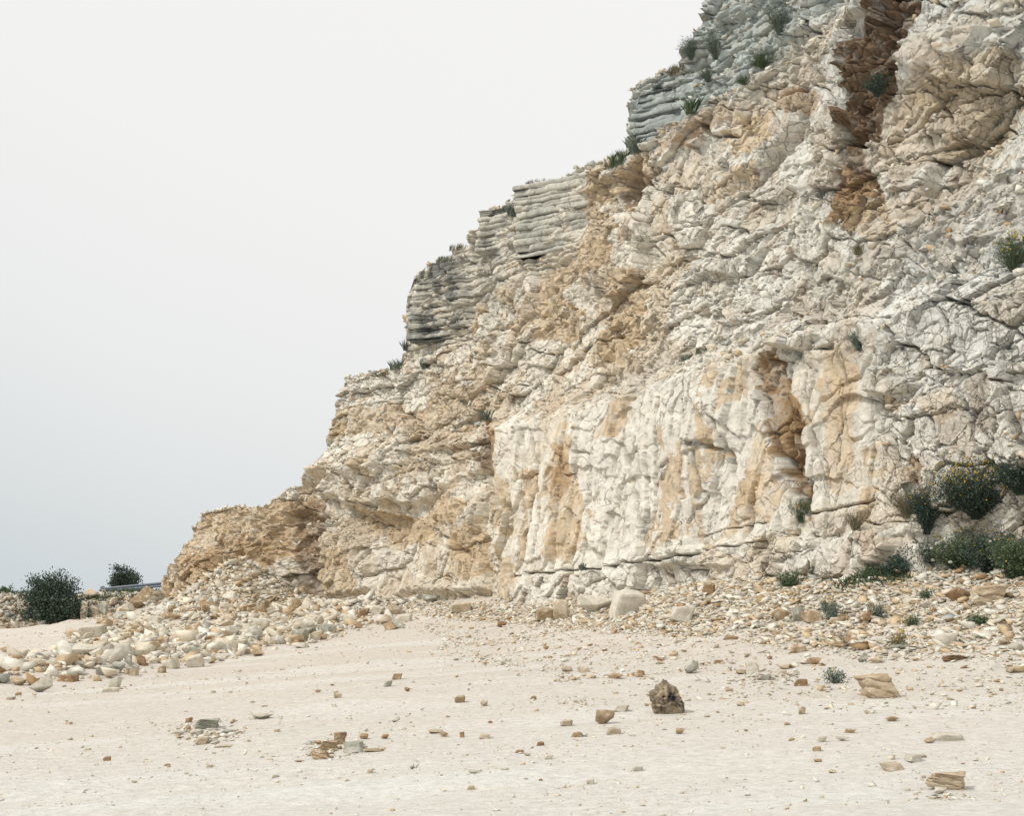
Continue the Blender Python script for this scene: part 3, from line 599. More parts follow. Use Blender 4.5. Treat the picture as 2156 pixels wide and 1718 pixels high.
def put_rock(name, pos, size, rz, m, k, label, cat="stone", group=None, tilt=(0, 0), sink=.10):
    me = proto(k, m) if not isinstance(k, str) else mesh_np(name, *SPECIAL[k], MATS[m])
    o = link(name, me); o.scale = size; o.rotation_euler = (tilt[0], tilt[1], rz)
    o.location = (pos[0], pos[1], pos[2] - sink * size[2])
    return tag(o, label, cat, group)
ROCK_XY = []
def rock_px(name, dx, dy, w, h, m, k, label, cat="stone", group=None, depth=None, rz=None, tilt=(0, 0)):
    """w, h measured on the photo, turned into metres at the stone's distance"""
    x, y, z = at(dx, dy); sc = K * y / F; W = w * sc
    dd = W * (depth or .8)
    r0 = random.Random(int(dx * 7 + dy * 13)); rz = r0.uniform(-.35, .35) if rz is None else rz
    H = max(h * sc * 1.08 - .1 * dd, .35 * h * sc)
    ROCK_XY.append((x, y, W))
    return put_rock(name, (x, y + dd * .4, z), (W * 1.06, dd, H * 1.1), rz, m, k, label, cat, group, tilt)
# single stones one can point to: (x, y of the foot, width, height, stone, shape, name, label)
HERO = [
 (1403, 1506, 80, 76, 'p', 'pit', 'boulder', "dark pitted boulder with grey hollows standing alone on the dusty floor"),
 (1272, 1526, 40, 32, 't', 1, 'boulder', "rounded tan boulder lying just before the dark pitted boulder"),
 (1850, 1472, 80, 54, 's', 'lay', 'boulder', "big cream and tan layered boulder at the lower edge of the stony slope"),
 (1998, 1666, 78, 40, 's', 'lay2', 'boulder', "flaky layered grey and tan boulder alone on the pale floor, lowest in the photo"),
 (1994, 1364, 54, 34, 'w', 2, 'boulder', "smooth white boulder where the stony slope meets the open floor"),
 (2090, 1275, 72, 46, 's', 'lay3', 'boulder', "large cream boulder with a rusty layered underside under the flowering weeds"),
 (2018, 1270, 58, 34, 'b', 3, 'boulder', "brown crumbling boulder beside the large rusty layered one on the slope"),
 (1321, 1300, 74, 62, 'w', 4, 'boulder', "big white leaning boulder fallen against the foot of the tall wall"),
 (1258, 1292, 80, 44, 'w', 5, 'boulder', "white boulder touching the big leaning white boulder at the wall foot"),
 (1438, 1310, 56, 36, 'w', 6, 'boulder', "dusty white wedge-shaped boulder below the long horizontal crack of the wall"),
 (1181, 1308, 36, 44, 'c', 7, 'boulder', "upright grey and tan boulder near the white boulders at the wall foot"),
 (1145, 1310, 36, 30, 't', 8, 'stone', "orange stained stone beside the upright grey and tan boulder"),
 (296, 1283, 50, 50, 't', 9, 'boulder', "large square tan boulder standing high on the rubble heap"),
 (371, 1256, 46, 30, 't', 0, 'boulder', "tan boulder perched above the rubble on the soil cone"),
 (346, 1272, 26, 28, 't', 5, 'stone', "narrow tan stone wedged below the perched tan boulder"),
 (403, 1387, 38, 28, 'g', 3, 'boulder', "speckled grey green block at the front of the rubble heap"),
 (626, 1352, 40, 28, 'g', 6, 'boulder', "grey green angular block in the thin tail of the rubble heap"),
 (334, 1364, 36, 24, 't', 4, 'stone', "orange tan block in the middle of the rubble heap"),
 (664, 1349, 32, 22, 'c', 2, 'stone', "cream block next to the grey green block in the heap's tail"),
 (632, 1366, 34, 14, 'w', 7, 'stone', "flat white stone before the grey green block in the heap's tail"),
 (189, 1345, 54, 32, 'w', 8, 'boulder', "large white slanting slab on the upper rubble heap"),
 (179, 1382, 64, 28, 'w', 1, 'boulder', "largest pale slab in the rubble heap, below the white slanting one"),
 (148, 1346, 40, 24, 'c', 3, 'boulder', "cream boulder with a dark underside at the heap's outer edge"),
 (35, 1446, 36, 20, 's', 5, 'stone', "striped tan stone lying at the left end of the scattered blocks"),
 (82, 1459, 46, 36, 'w', 9, 'boulder', "white faceted boulder nearest the open floor before the heap"),
 (138, 1437, 40, 16, 'b', 0, 'stone', "rusty curved shard beside the white faceted boulder"),
 (98, 1418, 8, 20, 'b', 6, 'stone', "thin upright rusty splinter behind the white faceted boulder"),
 (239, 1448, 28, 22, 'w', 2, 'stone', "pale rounded stone lying apart before the heap, behind a flat one"),
 (230, 1459, 32, 12, 'w', 4, 'stone', "flat pale stone lying apart before the rubble heap"),
 (216, 1424, 36, 24, 'g', 8, 'stone', "grey speckled stone at the lower edge of the rubble heap"),
 (154, 1402, 32, 22, 't', 7, 'stone', "tan stone between the pale slab and the scattered blocks"),
 (75, 1412, 36, 26, 'c', 1, 'stone', "cream stone with green grey patch among the scattered blocks"),
 (10, 1375, 32, 14, 't', 3, 'stone', "orange tan stone at the picture edge behind two white stones"),
 (14, 1393, 26, 20, 'w', 6, 'stone', "white stone at the picture edge before the orange tan one"),
 (40, 1391, 26, 18, 'w', 9, 'stone', "white stone second from the picture edge before the heap"),
 (68, 1386, 22, 12, 'c', 5, 'stone', "flat cream stone ending the little row at the picture edge"),
 (20, 1475, 20, 8, 'c', 2, 'stone', "flat tan chip at the picture edge on the open floor"),
 (37, 1466, 12, 8, 't', 4, 'stone', "tiny tan stone above the flat chip at the picture edge"),
 (268, 1409, 16, 28, 'g', 0, 'stone', "upright greenish splinter at the lower edge of the heap"),
 (296, 1403, 20, 22, 'b', 7, 'stone', "rusty brown stone at the lower edge of the heap"),
 (548, 1517, 50, 18, 'w', 5, 'rock_slab', "pale cream slab with a small hole lying alone on the floor"),
 (431, 1537, 50, 24, 'g', 'lay2', 'rock_slab', "split grey green slab in a litter of thin flakes on the floor"),
 (375, 1549, 28, 12, 'w', 3, 'stone', "white rounded chip left of the split grey green slab"),
 (424, 1570, 28, 16, 'c', 6, 'stone', "cream angular stone below the split grey green slab"),
 (418, 1552, 16, 14, 'g', 8, 'stone', "small grey pointed stone between the split slab and the cream stone"),
 (468, 1575, 34, 6, 'c', 4, 'stone', "thin flat splinter right of the cream angular stone"),
 (480, 1546, 26, 10, 'g', 1, 'stone', "stacked grey flakes beside the split grey green slab"),
 (396, 1523, 16, 12, 'b', 2, 'stone', "small rusty stone above the split grey green slab"),
 (489, 1525, 12, 10, 't', 9, 'stone', "small tan stone between the split slab and the pale slab"),
 (715, 1569, 30, 28, 't', 'lay3', 'stone', "tall crumbly tan stone topping the little pile on the floor"),
 (742, 1586, 42, 24, 'g', 0, 'stone', "smooth grey tan stone in the little pile on the floor"),
 (690, 1582, 38, 22, 't', 'lay2', 'stone', "loose crumbly tan lump in the little pile on the floor"),
 (672, 1600, 42, 20, 't', 'lay', 'stone', "lowest crumbly orange tan lump of the little pile on the floor"),
 (785, 1585, 46, 9, 't', 7, 'stone', "long thin tan splinter trailing from the little pile"),
 (629, 1606, 24, 5, 'b', 3, 'stone', "thin dark flake beside the little pile of tan stones"),
 (767, 1558, 20, 14, 't', 1, 'stone', "tan stone above the long thin splinter"),
 (1192, 1531, 24, 15, 't', 8, 'stone', "tan stone left of the rounded tan boulder"),
 (1292, 1548, 30, 17, 'c', 4, 'stone', "pale tan stone before the rounded tan boulder"),
 (1213, 1554, 20, 12, 't', 2, 'stone', "small tan stone with a flat white chip beside it"),
 (1230, 1553, 18, 9, 'w', 5, 'stone', "flat white chip beside the small tan stone"),
 (1309, 1500, 30, 16, 'w', 6, 'stone', "flat white stone between the tan and the dark pitted boulders"),
 (1457, 1420, 32, 30, 'g', 9, 'stone', "rounded grey green stone behind the dark pitted boulder"),
 (1296, 1431, 38, 15, 't', 3, 'stone', "flat tan stone at the edge of the thinning rubble"),
 (1193, 1416, 24, 14, 'c', 7, 'stone', "pale stone beside a slightly larger dark edged one"),
 (1229, 1417, 24, 13, 'c', 0, 'stone', "dark edged cream stone right of its pale neighbour"),
 (835, 1432, 22, 14, 't', 6, 'stone', "tan stone above the square grey one on the open floor"),
 (816, 1447, 18, 14, 'g', 2, 'stone', "square grey stone on the open floor"),
 (857, 1458, 14, 10, 'b', 5, 'stone', "brown pebble right of the square grey stone"),
 (967, 1481, 22, 16, 't', 8, 'stone', "pointed tan stone alone in the middle of the floor"),
 (1020, 1488, 16, 14, 't', 1, 'stone', "tan stone right of the pointed one in mid floor"),
 (1123, 1475, 12, 9, 't', 4, 'stone', "tiny tan cube in mid floor before the thinning rubble"),
 (832, 1522, 18, 14, 'c', 9, 'stone', "pale stone above the flat pair on the floor"),
 (934, 1553, 20, 12, 't', 3, 'stone', "tan square stone before a flat pale one"),
 (916, 1546, 34, 11, 'c', 7, 'stone', "flat pale stone behind the tan square one"),
 (972, 1554, 10, 12, 'b', 0, 'stone', "small upright rusty stone right of the tan square one"),
 (1020, 1557, 26, 11, 'c', 6, 'stone', "hollow cream stone right of the small upright rusty one"),
 (1155, 1601, 18, 10, 'c', 2, 'stone', "lone cream pebble on the smooth floor far before the boulders"),
 (997, 1631, 22, 10, 'w', 5, 'stone', "half buried white stone on the smooth floor"),
 (1342, 1626, 20, 12, 'w', 8, 'stone', "white pebble below the dark pitted boulder on the smooth floor"),
 (1431, 1547, 18, 14, 't', 1, 'stone', "tan pebble on the floor straight below the dark pitted boulder"),
 (1998, 1562, 64, 20, 'w', 4, 'rock_slab', "long white slab on the pale floor above the flaky layered boulder"),
 (1959, 1567, 24, 14, 't', 9, 'stone', "tan rimmed stone touching the long white slab"),
 (1879, 1521, 30, 13, 't', 3, 'stone', "flat tan stone below the big layered boulder"),
 (1689, 1506, 16, 17, 't', 7, 'stone', "small upright tan stone on the floor beside the layered boulder"),
 (1792, 1545, 24, 10, 't', 'lay3', 'stone', "flat striped stone below the upright tan one"),
 (1883, 1625, 44, 18, 'c', 0, 'rock_slab', "cream slab half sunk in dust left of the flaky layered boulder"),
 (1926, 1606, 34, 18, 'w', 6, 'stone', "white stone half sunk above the cream slab"),
 (1731, 1564, 20, 13, 'w', 2, 'stone', "white leaning chip below the flat striped stone"),
 (1778, 1562, 26, 11, 'w', 5, 'stone', "flat white chip right of the leaning white chip"),
 (1720, 1584, 18, 11, 't', 8, 'stone', "tan pebble below the leaning white chip"),
 (1980, 1674, 26, 16, 'w', 1, 'stone', "white chip leaning on the flaky layered boulder"),
 (2008, 1395, 44, 16, 'b', 'lay2', 'stone', "dark flaky stone below the smooth white boulder"),
 (1492, 1254, 26, 26, 'b', 4, 'stone', "round rusty brown stone at the foot of the tall wall"),
 (1829, 1316, 38, 32, 'b', 9, 'stone', "rough brown block in the middle of the stony slope"),
 (1643, 1310, 42, 32, 't', 3, 'stone', "tan rough block leading a row of three on the slope"),
 (1682, 1312, 28, 32, 'g', 7, 'stone', "grey tilted block, middle of the row of three on the slope"),
 (1712, 1312, 42, 26, 't', 0, 'stone', "long tan block ending the row of three on the slope"),
 (1764, 1316, 36, 18, 't', 6, 'stone', "flat wedge of tan rock right of the row of three"),
 (1813, 1366, 28, 16, 'b', 2, 'stone', "brown stone under the dry pinkish weed"),
 (1775, 1368, 34, 18, 't', 5, 'stone', "tan stone behind the stems of the dry pinkish weed"),
 (1681, 1376, 28, 18, 't', 8, 'stone', "tan cube at the lower part of the stony slope"),
 (1895, 1370, 34, 14, 'g', 1, 'stone', "flat grey stone left of the smooth white boulder"),
 (1687, 1446, 28, 16, 'b', 4, 'stone', "brown stone with a pale chip at the slope's lower edge"),
 (1818, 1396, 22, 22, 'g', 9, 'stone', "rounded grey stone above the big layered boulder"),
 (1846, 1398, 36, 14, 'c', 3, 'stone', "flat cream stone right of the rounded grey one"),
 (1561, 1421, 24, 12, 't', 7, 'stone', "tan wedge beside a white slab at the slope's lower edge"),
 (1585, 1418, 26, 24, 'w', 0, 'stone', "white slab beside the tan wedge at the slope's lower edge"),
 (1612, 1433, 26, 12, 'g', 6, 'stone', "dark grey flake right of the white slab"),
 (762, 1302, 26, 20, 'b', 2, 'stone', "reddish brown block at the wall foot right of the heap"),
 (905, 1270, 40, 20, 'g', 5, 'stone', "grey flat block leaning on the wall foot"),
 (968, 1292, 44, 26, 'c', 8, 'stone', "cream sloping block at the wall foot beside the nose of the wall"),
 (1055, 1322, 20, 14, 'b', 1, 'stone', "small dark brown stone on the floor below the nose of the wall"),
 (850, 1312, 30, 20, 'w', 4, 'stone', "white block in the band of rubble under the wall"),
 (806, 1316, 34, 24, 'c', 9, 'stone', "cream block in the band of rubble under the wall"),
 (735, 1318, 34, 26, 'w', 3, 'stone', "white block beside the reddish brown block at the wall foot"),
]
for dx, dy, w, h, m, k, nm, lab in HERO:
    cat = {"boulder": "boulder", "stone": "stone", "rock_slab": "slab"}[nm]
    rock_px(nm, dx, dy, w, h, m, k, lab, cat)
tag(bpy.data.objects["boulder"], "dark pitted boulder with grey hollows standing alone on the dusty floor", "boulder")
# blocks of the heap, stones of the slope and of the floor
def inside(x, y, P): return float(polydist(np.array([x]), np.array([y]), P)[0]) < 0
R = random.Random(11)
GL = dict(w=("white limestone block lying in the jumbled rubble heap", "white blocks of the rubble heap"), c=("cream limestone block lying in the jumbled rubble heap", "cream blocks of the rubble heap"),
          t=("tan stained block lying in the jumbled rubble heap", "tan blocks of the rubble heap"), g=("small grey block lying in the jumbled rubble heap", "grey blocks of the rubble heap"))
HEAP_PX = [(150, 1400), (230, 1440), (420, 1405), (640, 1365), (860, 1325), (860, 1290), (600, 1290), (430, 1250), (330, 1230), (255, 1290), (170, 1330)]
n = 0
while n < 112:
    dx, dy = R.uniform(120, 880), R.uniform(1225, 1440)
    if not inside(dx, dy, HEAP_PX): continue
    w = R.choice([18, 22, 26, 30, 36, 44]) * (1.0 if dx < 520 else .85) * (.8 if dy < 1290 else 1); m = R.choices("wctg", (38, 30, 24, 8))[0] if dy > 1320 else R.choices("wctg", (18, 32, 46, 4))[0]
    if any(math.hypot((dx - a[0]), (dy - a[1]) * 1.5) < 20 for a in HERO): continue
    rock_px("rubble_block", dx, dy, w, w * R.uniform(.45, .85), m, R.randrange(10), GL[m][0], "block", GL[m][1], rz=R.uniform(-.9, .9), tilt=(R.uniform(-.3, .3), R.uniform(-.35, .35)))
    n += 1
FL = dict(w=("small white chip lying loose on the open quarry floor", "white chips on the floor"), c=("small cream stone lying loose on the open quarry floor", "cream stones on the floor"),
          t=("small tan stone lying loose on the open quarry floor", "tan stones on the floor"), b=("small brown stone lying loose on the open quarry floor", "brown stones on the floor"))
n = 0
while n < 50:
    dx, dy = R.uniform(60, 2130), 1380 + 300 * R.random() ** 1.5
    if dy < 1470 - .05 * dx + (0 if dx > 400 else 40): continue
    if any(math.hypot(dx - a[0], (dy - a[1]) * 2) < 40 for a in HERO): continue
    m = R.choices("wctb", (20, 25, 42, 13))[0]; w = R.uniform(8, 18)
    rock_px("loose_stone", dx, dy, w, w * R.uniform(.4, .75), m, R.randrange(10), FL[m][0], "stone", FL[m][1]); n += 1
SL = dict(w=("white shard lying on the stony slope below the shrubs", "white shards of the slope"), c=("cream shard lying on the stony slope below the shrubs", "cream shards of the slope"),
          t=("tan shard lying on the stony slope below the shrubs", "tan shards of the slope"), b=("brown crumbly shard lying on the stony slope below the shrubs", "brown shards of the slope"))
n = 0
while n < 50:
    dx, dy = R.uniform(1380, 2150), R.uniform(1225, 1420)
    if dy < 1330 - .17 * (dx - 1380) * (1 if dx < 1900 else .8) - 20 or any(math.hypot(dx - a[0], (dy - a[1]) * 2) < 32 for a in HERO): continue
    m = R.choices("wctb", (30, 25, 30, 15))[0]; w = R.uniform(16, 34)
    rock_px("rock_shard", dx, dy, w, w * R.uniform(.25, .6), m, R.randrange(10), SL[m][0], "shard", SL[m][1], rz=R.uniform(-.8, .8), tilt=(R.uniform(-.3, .3), R.uniform(-.3, .3))); n += 1

# ------------------------------------------------------------------ uncountable small stones
TINTS = np.array([WHITE * 1.05, WHITE * .95, CREAM * 1.05, CREAM * .95, TAN * 1.08, TAN * .95, ORANGE * .95, GREY * 1.05])
m_chip = material("limestone_chips", attr="tint", var=((.82, .80, .78), (1.1, 1.1, 1.08)), scale=9, bump=.4, bscale=30, bdist=.02)
SMALL = {1: [rock_shape(500 + i, 1, 8, 0) for i in range(12)], 2: [rock_shape(540 + i, 2, 9, .03) for i in range(8)]}
def scatter(name, P, size, probs, sub=1, flat=(.35, .8), long=(.7, 1.5), lift=-.15, parent=None, tints=TINTS):
    n = len(P); Vs, Fs, Cs, off = [], [], [], 0
    kind = rng.integers(0, len(SMALL[sub]), n)
    for k in range(len(SMALL[sub])):
        V, Fc = SMALL[sub][k]; m = np.nonzero(kind == k)[0]; c = len(m)
        if not c: continue
        V = V - np.array([0, 0, .0])
        sx = size[m]; sy = sx * rng.uniform(*long, c); sz = sx * rng.uniform(*flat, c)
        W = V[None] * np.stack([sx, sy, sz], -1)[:, None, :]
        tx_, ty_, tz_ = rng.normal(0, .25, c), rng.normal(0, .25, c), rng.uniform(0, 6.28, c)
        z = W[..., 2] + W[..., 0] * tx_[:, None] + W[..., 1] * ty_[:, None]
        x = W[..., 0] * np.cos(tz_)[:, None] - W[..., 1] * np.sin(tz_)[:, None]; y = W[..., 0] * np.sin(tz_)[:, None] + W[..., 1] * np.cos(tz_)[:, None]
        W = np.stack([x, y, z + lift * sz[:, None]], -1) + P[m][:, None, :]
        Vs.append(W.reshape(-1, 3)); Fs.append((Fc[None] + (off + np.arange(c) * len(V))[:, None, None]).reshape(-1, 3)); off += c * len(V)
        t = tints[rng.choice(len(tints), c, p=np.array(probs) / sum(probs))] * rng.uniform(.85, 1.1, (c, 1))
        Cs.append(np.repeat(t, len(V), 0))
    o = link(name, mesh_np(name, np.concatenate(Vs), np.concatenate(Fs), m_chip, np.clip(np.concatenate(Cs), 0, .8)), parent)
    return o
def pareto(n, lo, hi, a=2.2):
    u = rng.random(n); return (lo ** -a - u * (lo ** -a - hi ** -a)) ** (-1 / a)
# slope below the wall on the shrub side
n = 30000
i = rng.choice(M, n, p=(lambda w: w / w.sum())(np.interp(pc, [430, 520, 620, 700, 1050, 1200], [.1, .25, .5, 1, 1.0, .6]) * np.gradient(sb)))
wid = np.interp(pc[i], [430, 620, 760, 1024, 1200], [1.6, 3.0, 4.6, 5.4, 5.4])
d = wid * rng.random(n) ** 1.15 * rng.choice([1, 1, 1, 1.9], n)
x = xb[i] - nx[i] * d; y = yb[i] - ny[i] * d; m = y > 7
P = np.stack([x, y, ground_z(x, y)], -1)[m]
tag(scatter("slope_rubble", P, (pareto(n, .04, .24, 1.7) * np.where(d > wid * .9, .6, 1))[m], (28, 18, 16, 10, 16, 10, 6, 1), 2, flat=(.2, .7)), kind="stuff")
# small stones of the heap
n = 30000
x = rng.uniform(-19, -1, n); y = rng.uniform(21, 60, n)
rd = polydist(x, y, RUB); cr = np.hypot(x + 11.6, y - 53)
m = (rd < 0) & (rng.random(n) < sstep(.3, -2.5, rd) * .9 + .1) | (cr < 6.2)
x, y, cr = x[m], y[m], cr[m]; P = np.stack([x, y, ground_z(x, y)], -1)
sz = pareto(len(x), .06, .50, 1.6) * np.where(cr < 5, .8, 1)
gc_ = 4200; a_ = rng.uniform(0, 6.283, gc_); r_ = 4.6 * np.sqrt(rng.random(gc_)); xc, yc = -11.6 + r_ * np.cos(a_), 53 + r_ * np.sin(a_)
P = np.concatenate([P, np.stack([xc, yc, ground_z(xc, yc)], -1)]); sz = np.concatenate([sz, pareto(gc_, .07, .45, 1.7)])
tag(scatter("heap_rubble", P, sz, (28, 22, 18, 12, 12, 5, 2, 1), 2, flat=(.4, .9)), kind="stuff")
# grit and pebbles of the floor
n = 46000
y = rng.uniform(3, 7.3, n) ** 2; x = rng.uniform(-.5, .5, n) * y
cl = fbm(x * .5, y * .5, 700); keep = rng.random(n) < np.clip(.35 + .6 * cl + .25 * sstep(-.1, .25, x / y), .06, 1)
x, y = x[keep], y[keep]; P = np.stack([x, y, ground_z(x, y)], -1)
tag(scatter("floor_pebbles", P, pareto(len(x), .010, .075, 1.9) * (.55 + y / 40), (24, 24, 20, 14, 10, 6, 1, 1), 1, lift=-.3), kind="stuff")
# chips round the broken slab, the little pile and before the heap
PP, SS = [], []
for cx, cy, rx, ry, n, sm in ((435, 1545, 75, 24, 150, .07), (700, 1580, 70, 22, 130, .06), (1225, 1480, 60, 12, 60, .04), (1600, 1425, 90, 20, 120, .07), (1990, 1680, 40, 8, 25, .05)):
    for _ in range(n):
        a, r = rng.uniform(0, 6.28), rng.random() ** .7
        PP.append(at(cx + rx * r * math.cos(a), cy + ry * r * math.sin(a))); SS.append(sm * rng.uniform(.25, 1.3))
tag(scatter("flake_litter", np.array(PP), np.array(SS), (30, 18, 16, 10, 14, 6, 3, 6), 1, flat=(.15, .5)), kind="stuff")
# loose stones lying on the benches of the face
gxn = np.gradient(Yf, axis=1) * ny[:, None] + np.gradient(Xf, axis=1) * nx[:, None]; gzn = np.gradient(Zf, axis=1)
flatness = np.clip(gxn / (np.abs(gzn) + .004), 0, 3)
wgt = np.where((pc[:, None] < 1080) & (np.arange(NR)[None] > NR * .12), (w_scr * .35 + (flatness > .9) * .9 * (1 - w_rib)) * (1 - g['gul']), 0) * np.gradient(sb)[:, None] * np.abs(gzn)
wgt[:, -6:] = wgt.max() * .35 * (pc < 1080)[:, None]
n = 9000; f = rng.choice(wgt.size, n, p=(wgt / wgt.sum()).ravel())
P = np.stack([Xf.ravel()[f], Yf.ravel()[f], Zf.ravel()[f]], -1)
tag(scatter("bench_rubble", P, pareto(n, .05, .26, 1.8), (28, 24, 18, 10, 10, 4, 2, 8), 1), kind="stuff")

# ------------------------------------------------------------------ the bank beyond the floor, at the far side
def bank_z(x, y):
    crest = 2.15 + .25 * sstep(-27, -21, x) + .25 * fbm(x * .35, x * 0 + 2, 801)
    foot = 63.5 + 1.2 * fbm(x * .3, x * 0, 802) + .12 * (x + 22)
    t = np.clip((y - foot) / 5.0, 0, 1)
    z = .25 + (crest - .25) * np.where(t < 1, t ** .8, 1) + .16 * fbm(x * 1.2, y * 1.2, 803) * (t > 0) + np.where(y > 76, (y - 76) * -.03, 0)
    return np.where(y < foot - .2, -.6, z)
bx_, by_ = np.meshgrid(np.linspace(-60, -8, 420), np.concatenate([np.linspace(60, 72, 110), np.linspace(72.4, 130, 40)]))
bz_ = bank_z(bx_, by_); idx = np.arange(bx_.size).reshape(bx_.shape)
Fb = np.stack([idx[:-1, :-1], idx[:-1, 1:], idx[1:, 1:], idx[1:, :-1]], -1).reshape(-1, 4)
m_bank = material("bank_soil", base=(.46, .385, .30), var=((.75, .73, .7), (1.15, 1.15, 1.12)), scale=2.5, bump=.8, bscale=8, bdist=.08)
bank = tag(link("terrain", mesh_np("terrain", np.stack([bx_, by_, bz_], -1).reshape(-1, 3), Fb, m_bank, smooth=True)), kind="structure")
n = 5200
x = rng.uniform(-34, -15, n); y = rng.uniform(63, 69.5, n); z = bank_z(x, y); m = z > 0
tag(scatter("bank_rubble", np.stack([x, y, z], -1)[m], pareto(n, .10, .5, 1.8)[m], (14, 20, 22, 18, 10, 4, 2, 10), 1, tints=TINTS * .82), kind="stuff")
for dx, dy, w, h, k, lab in ((178, 1318, 16, 52, 1, "tall pale pillar of rock standing in the far bank beside the dark bush"), (196, 1314, 15, 40, 4, "middle pale pillar of rock in the far bank"), (213, 1308, 16, 36, 6, "shortest grey pillar of rock in the far bank"),
                             (152, 1320, 16, 34, 3, "shaded grey rock partly under the dark bush"), (185, 1278, 22, 14, 8, "pale cap stone resting on the pillars of the far bank"), (192, 1258, 24, 20, 9, "whitish stone on the crest of the far bank"), (238, 1274, 18, 16, 2, "rounded stone in the slope of the far bank")):
    Y = 64.2; x = (dx * K - 512) / F * Y; z = CAMZ + (HOR - dy * K) / F * Y; sc = K * Y / F
    yy = np.linspace(60, 76, 300); zb = bank_z(np.full(300, x), yy); j = np.argmax(zb >= CAMZ + (HOR - dy * K) / F * yy)
    put_rock("outcrop_rock", (x * yy[j] / Y, yy[j], max(zb[j], .2)), (w * sc, .8, h * sc * 1.15), .2 * k, 'g' if k in (6, 3) else 'c', k, lab, "rock")

# ------------------------------------------------------------------ plants
def leaf_mat(name, a, b, rough=.6):
    m = bpy.data.materials.new(name); m.use_nodes = True; N, L = m.node_tree.nodes, m.node_tree.links; p = N["Principled BSDF"]
    at_ = N.new("ShaderNodeAttribute"); at_.attribute_name = "tint"; r = N.new("ShaderNodeValToRGB"); L.new(at_.outputs["Fac"], r.inputs["Fac"])
    r.color_ramp.elements[0].color = (*a, 1); r.color_ramp.elements[1].color = (*b, 1); L.new(r.outputs["Color"], p.inputs["Base Color"])
    p.inputs["Roughness"].default_value = rough; p.inputs["Specular IOR Level"].default_value = .25
    return m
ml_dark = leaf_mat("dark_leaves", (.035, .055, .045), (.105, .15, .105))
ml_green = leaf_mat("green_leaves", (.06, .09, .05), (.17, .225, .12))
ml_blue = leaf_mat("blue_green_leaves", (.085, .115, .095), (.25, .29, .225))
ml_dry = leaf_mat("dry_grass", (.13, .115, .06), (.33, .29, .18))
ml_pink = leaf_mat("dry_pink_heads", (.22, .16, .13), (.42, .33, .27))
m_wood = material("wood", base=(.10, .075, .05), scale=10, bump=.5)
m_dirt = material("dark_soil", base=(.045, .038, .032), scale=8, bump=.8)
m_yel = material("yellow_petals", base=(.62, .42, .05), scale=20, bump=0, var=((.8, .8, .8), (1.1, 1.1, 1.1)))
m_wht = material("white_petals", base=(.68, .69, .60), scale=40, bump=.8, bscale=60)
def quads(c, d, u, w, l):
    """leaf quads: centre c, direction d, width axis u (all n x 3), pointed at both ends"""
    a = c - d * (l / 2)[:, None]; b = c + u * (w / 2)[:, None]; e = c + d * (l / 2)[:, None]; f = c - u * (w / 2)[:, None]
    V = np.stack([a, b, e, f], 1).reshape(-1, 3); n = len(c)
    return V, np.arange(n * 4).reshape(n, 4)
def unitv(v): return v / (np.linalg.norm(v, axis=1)[:, None] + 1e-9)
def leaves_obj(name, c, size, mat, parent, r, out=None, asp=.45):
    n = len(c); d = unitv(r.normal(size=(n, 3)) + (0 if out is None else out * 1.3)); u = unitv(np.cross(d, r.normal(size=(n, 3))))
    l = size * r.uniform(.6, 1.3, n); V, Fq_ = quads(c, d, u, l * asp, l)
    return link(name, mesh_np(name, V, Fq_, mat, np.repeat(np.clip(r.normal(.45, .25, n), 0, 1)[:, None] * np.ones((1, 3)), 4, 0)), parent)
def tubes(name, lines, mat, parent, tint=None):
    """thin tapering stems, 3-sided: list of (points k x 3, r0, r1)"""
    Vs, Fs, Ts, off = [], [], [], 0
    for P, r0, r1 in lines:
        k = len(P); rad = np.linspace(r0, r1, k)
        for j in range(3):
            a = j * 2.094; Vs.append(P + np.stack([np.cos(a) * rad, np.sin(a) * rad, 0 * rad], -1))
        i = np.arange(k - 1)
        for j in range(3):
            q = (j + 1) % 3; Fs.append(np.stack([off + j * k + i, off + q * k + i, off + q * k + i + 1, off + j * k + i + 1], -1))
        off += 3 * k; Ts.append(np.full((3 * k, 3), .5 if tint is None else tint()))
    return link(name, mesh_np(name, np.concatenate(Vs), np.concatenate(Fs), mat, np.concatenate(Ts)), parent)
def stem(p, d, l, r, droop=.3, k=6):
    t = np.linspace(0, 1, k)[:, None]; d = np.array(d, float); d /= np.linalg.norm(d)
    return np.array(p) + d * l * t + np.array([0, 0, -1]) * l * droop * t ** 2 + r.normal(0, .02 * l, (k, 3)) * t
def plant_root(name, pos, label, cat, group=None):
    o = bpy.data.objects.new(name, None); COL.objects.link(o); o.location = pos; o.empty_display_size = .2
    return tag(o, label, cat, group)
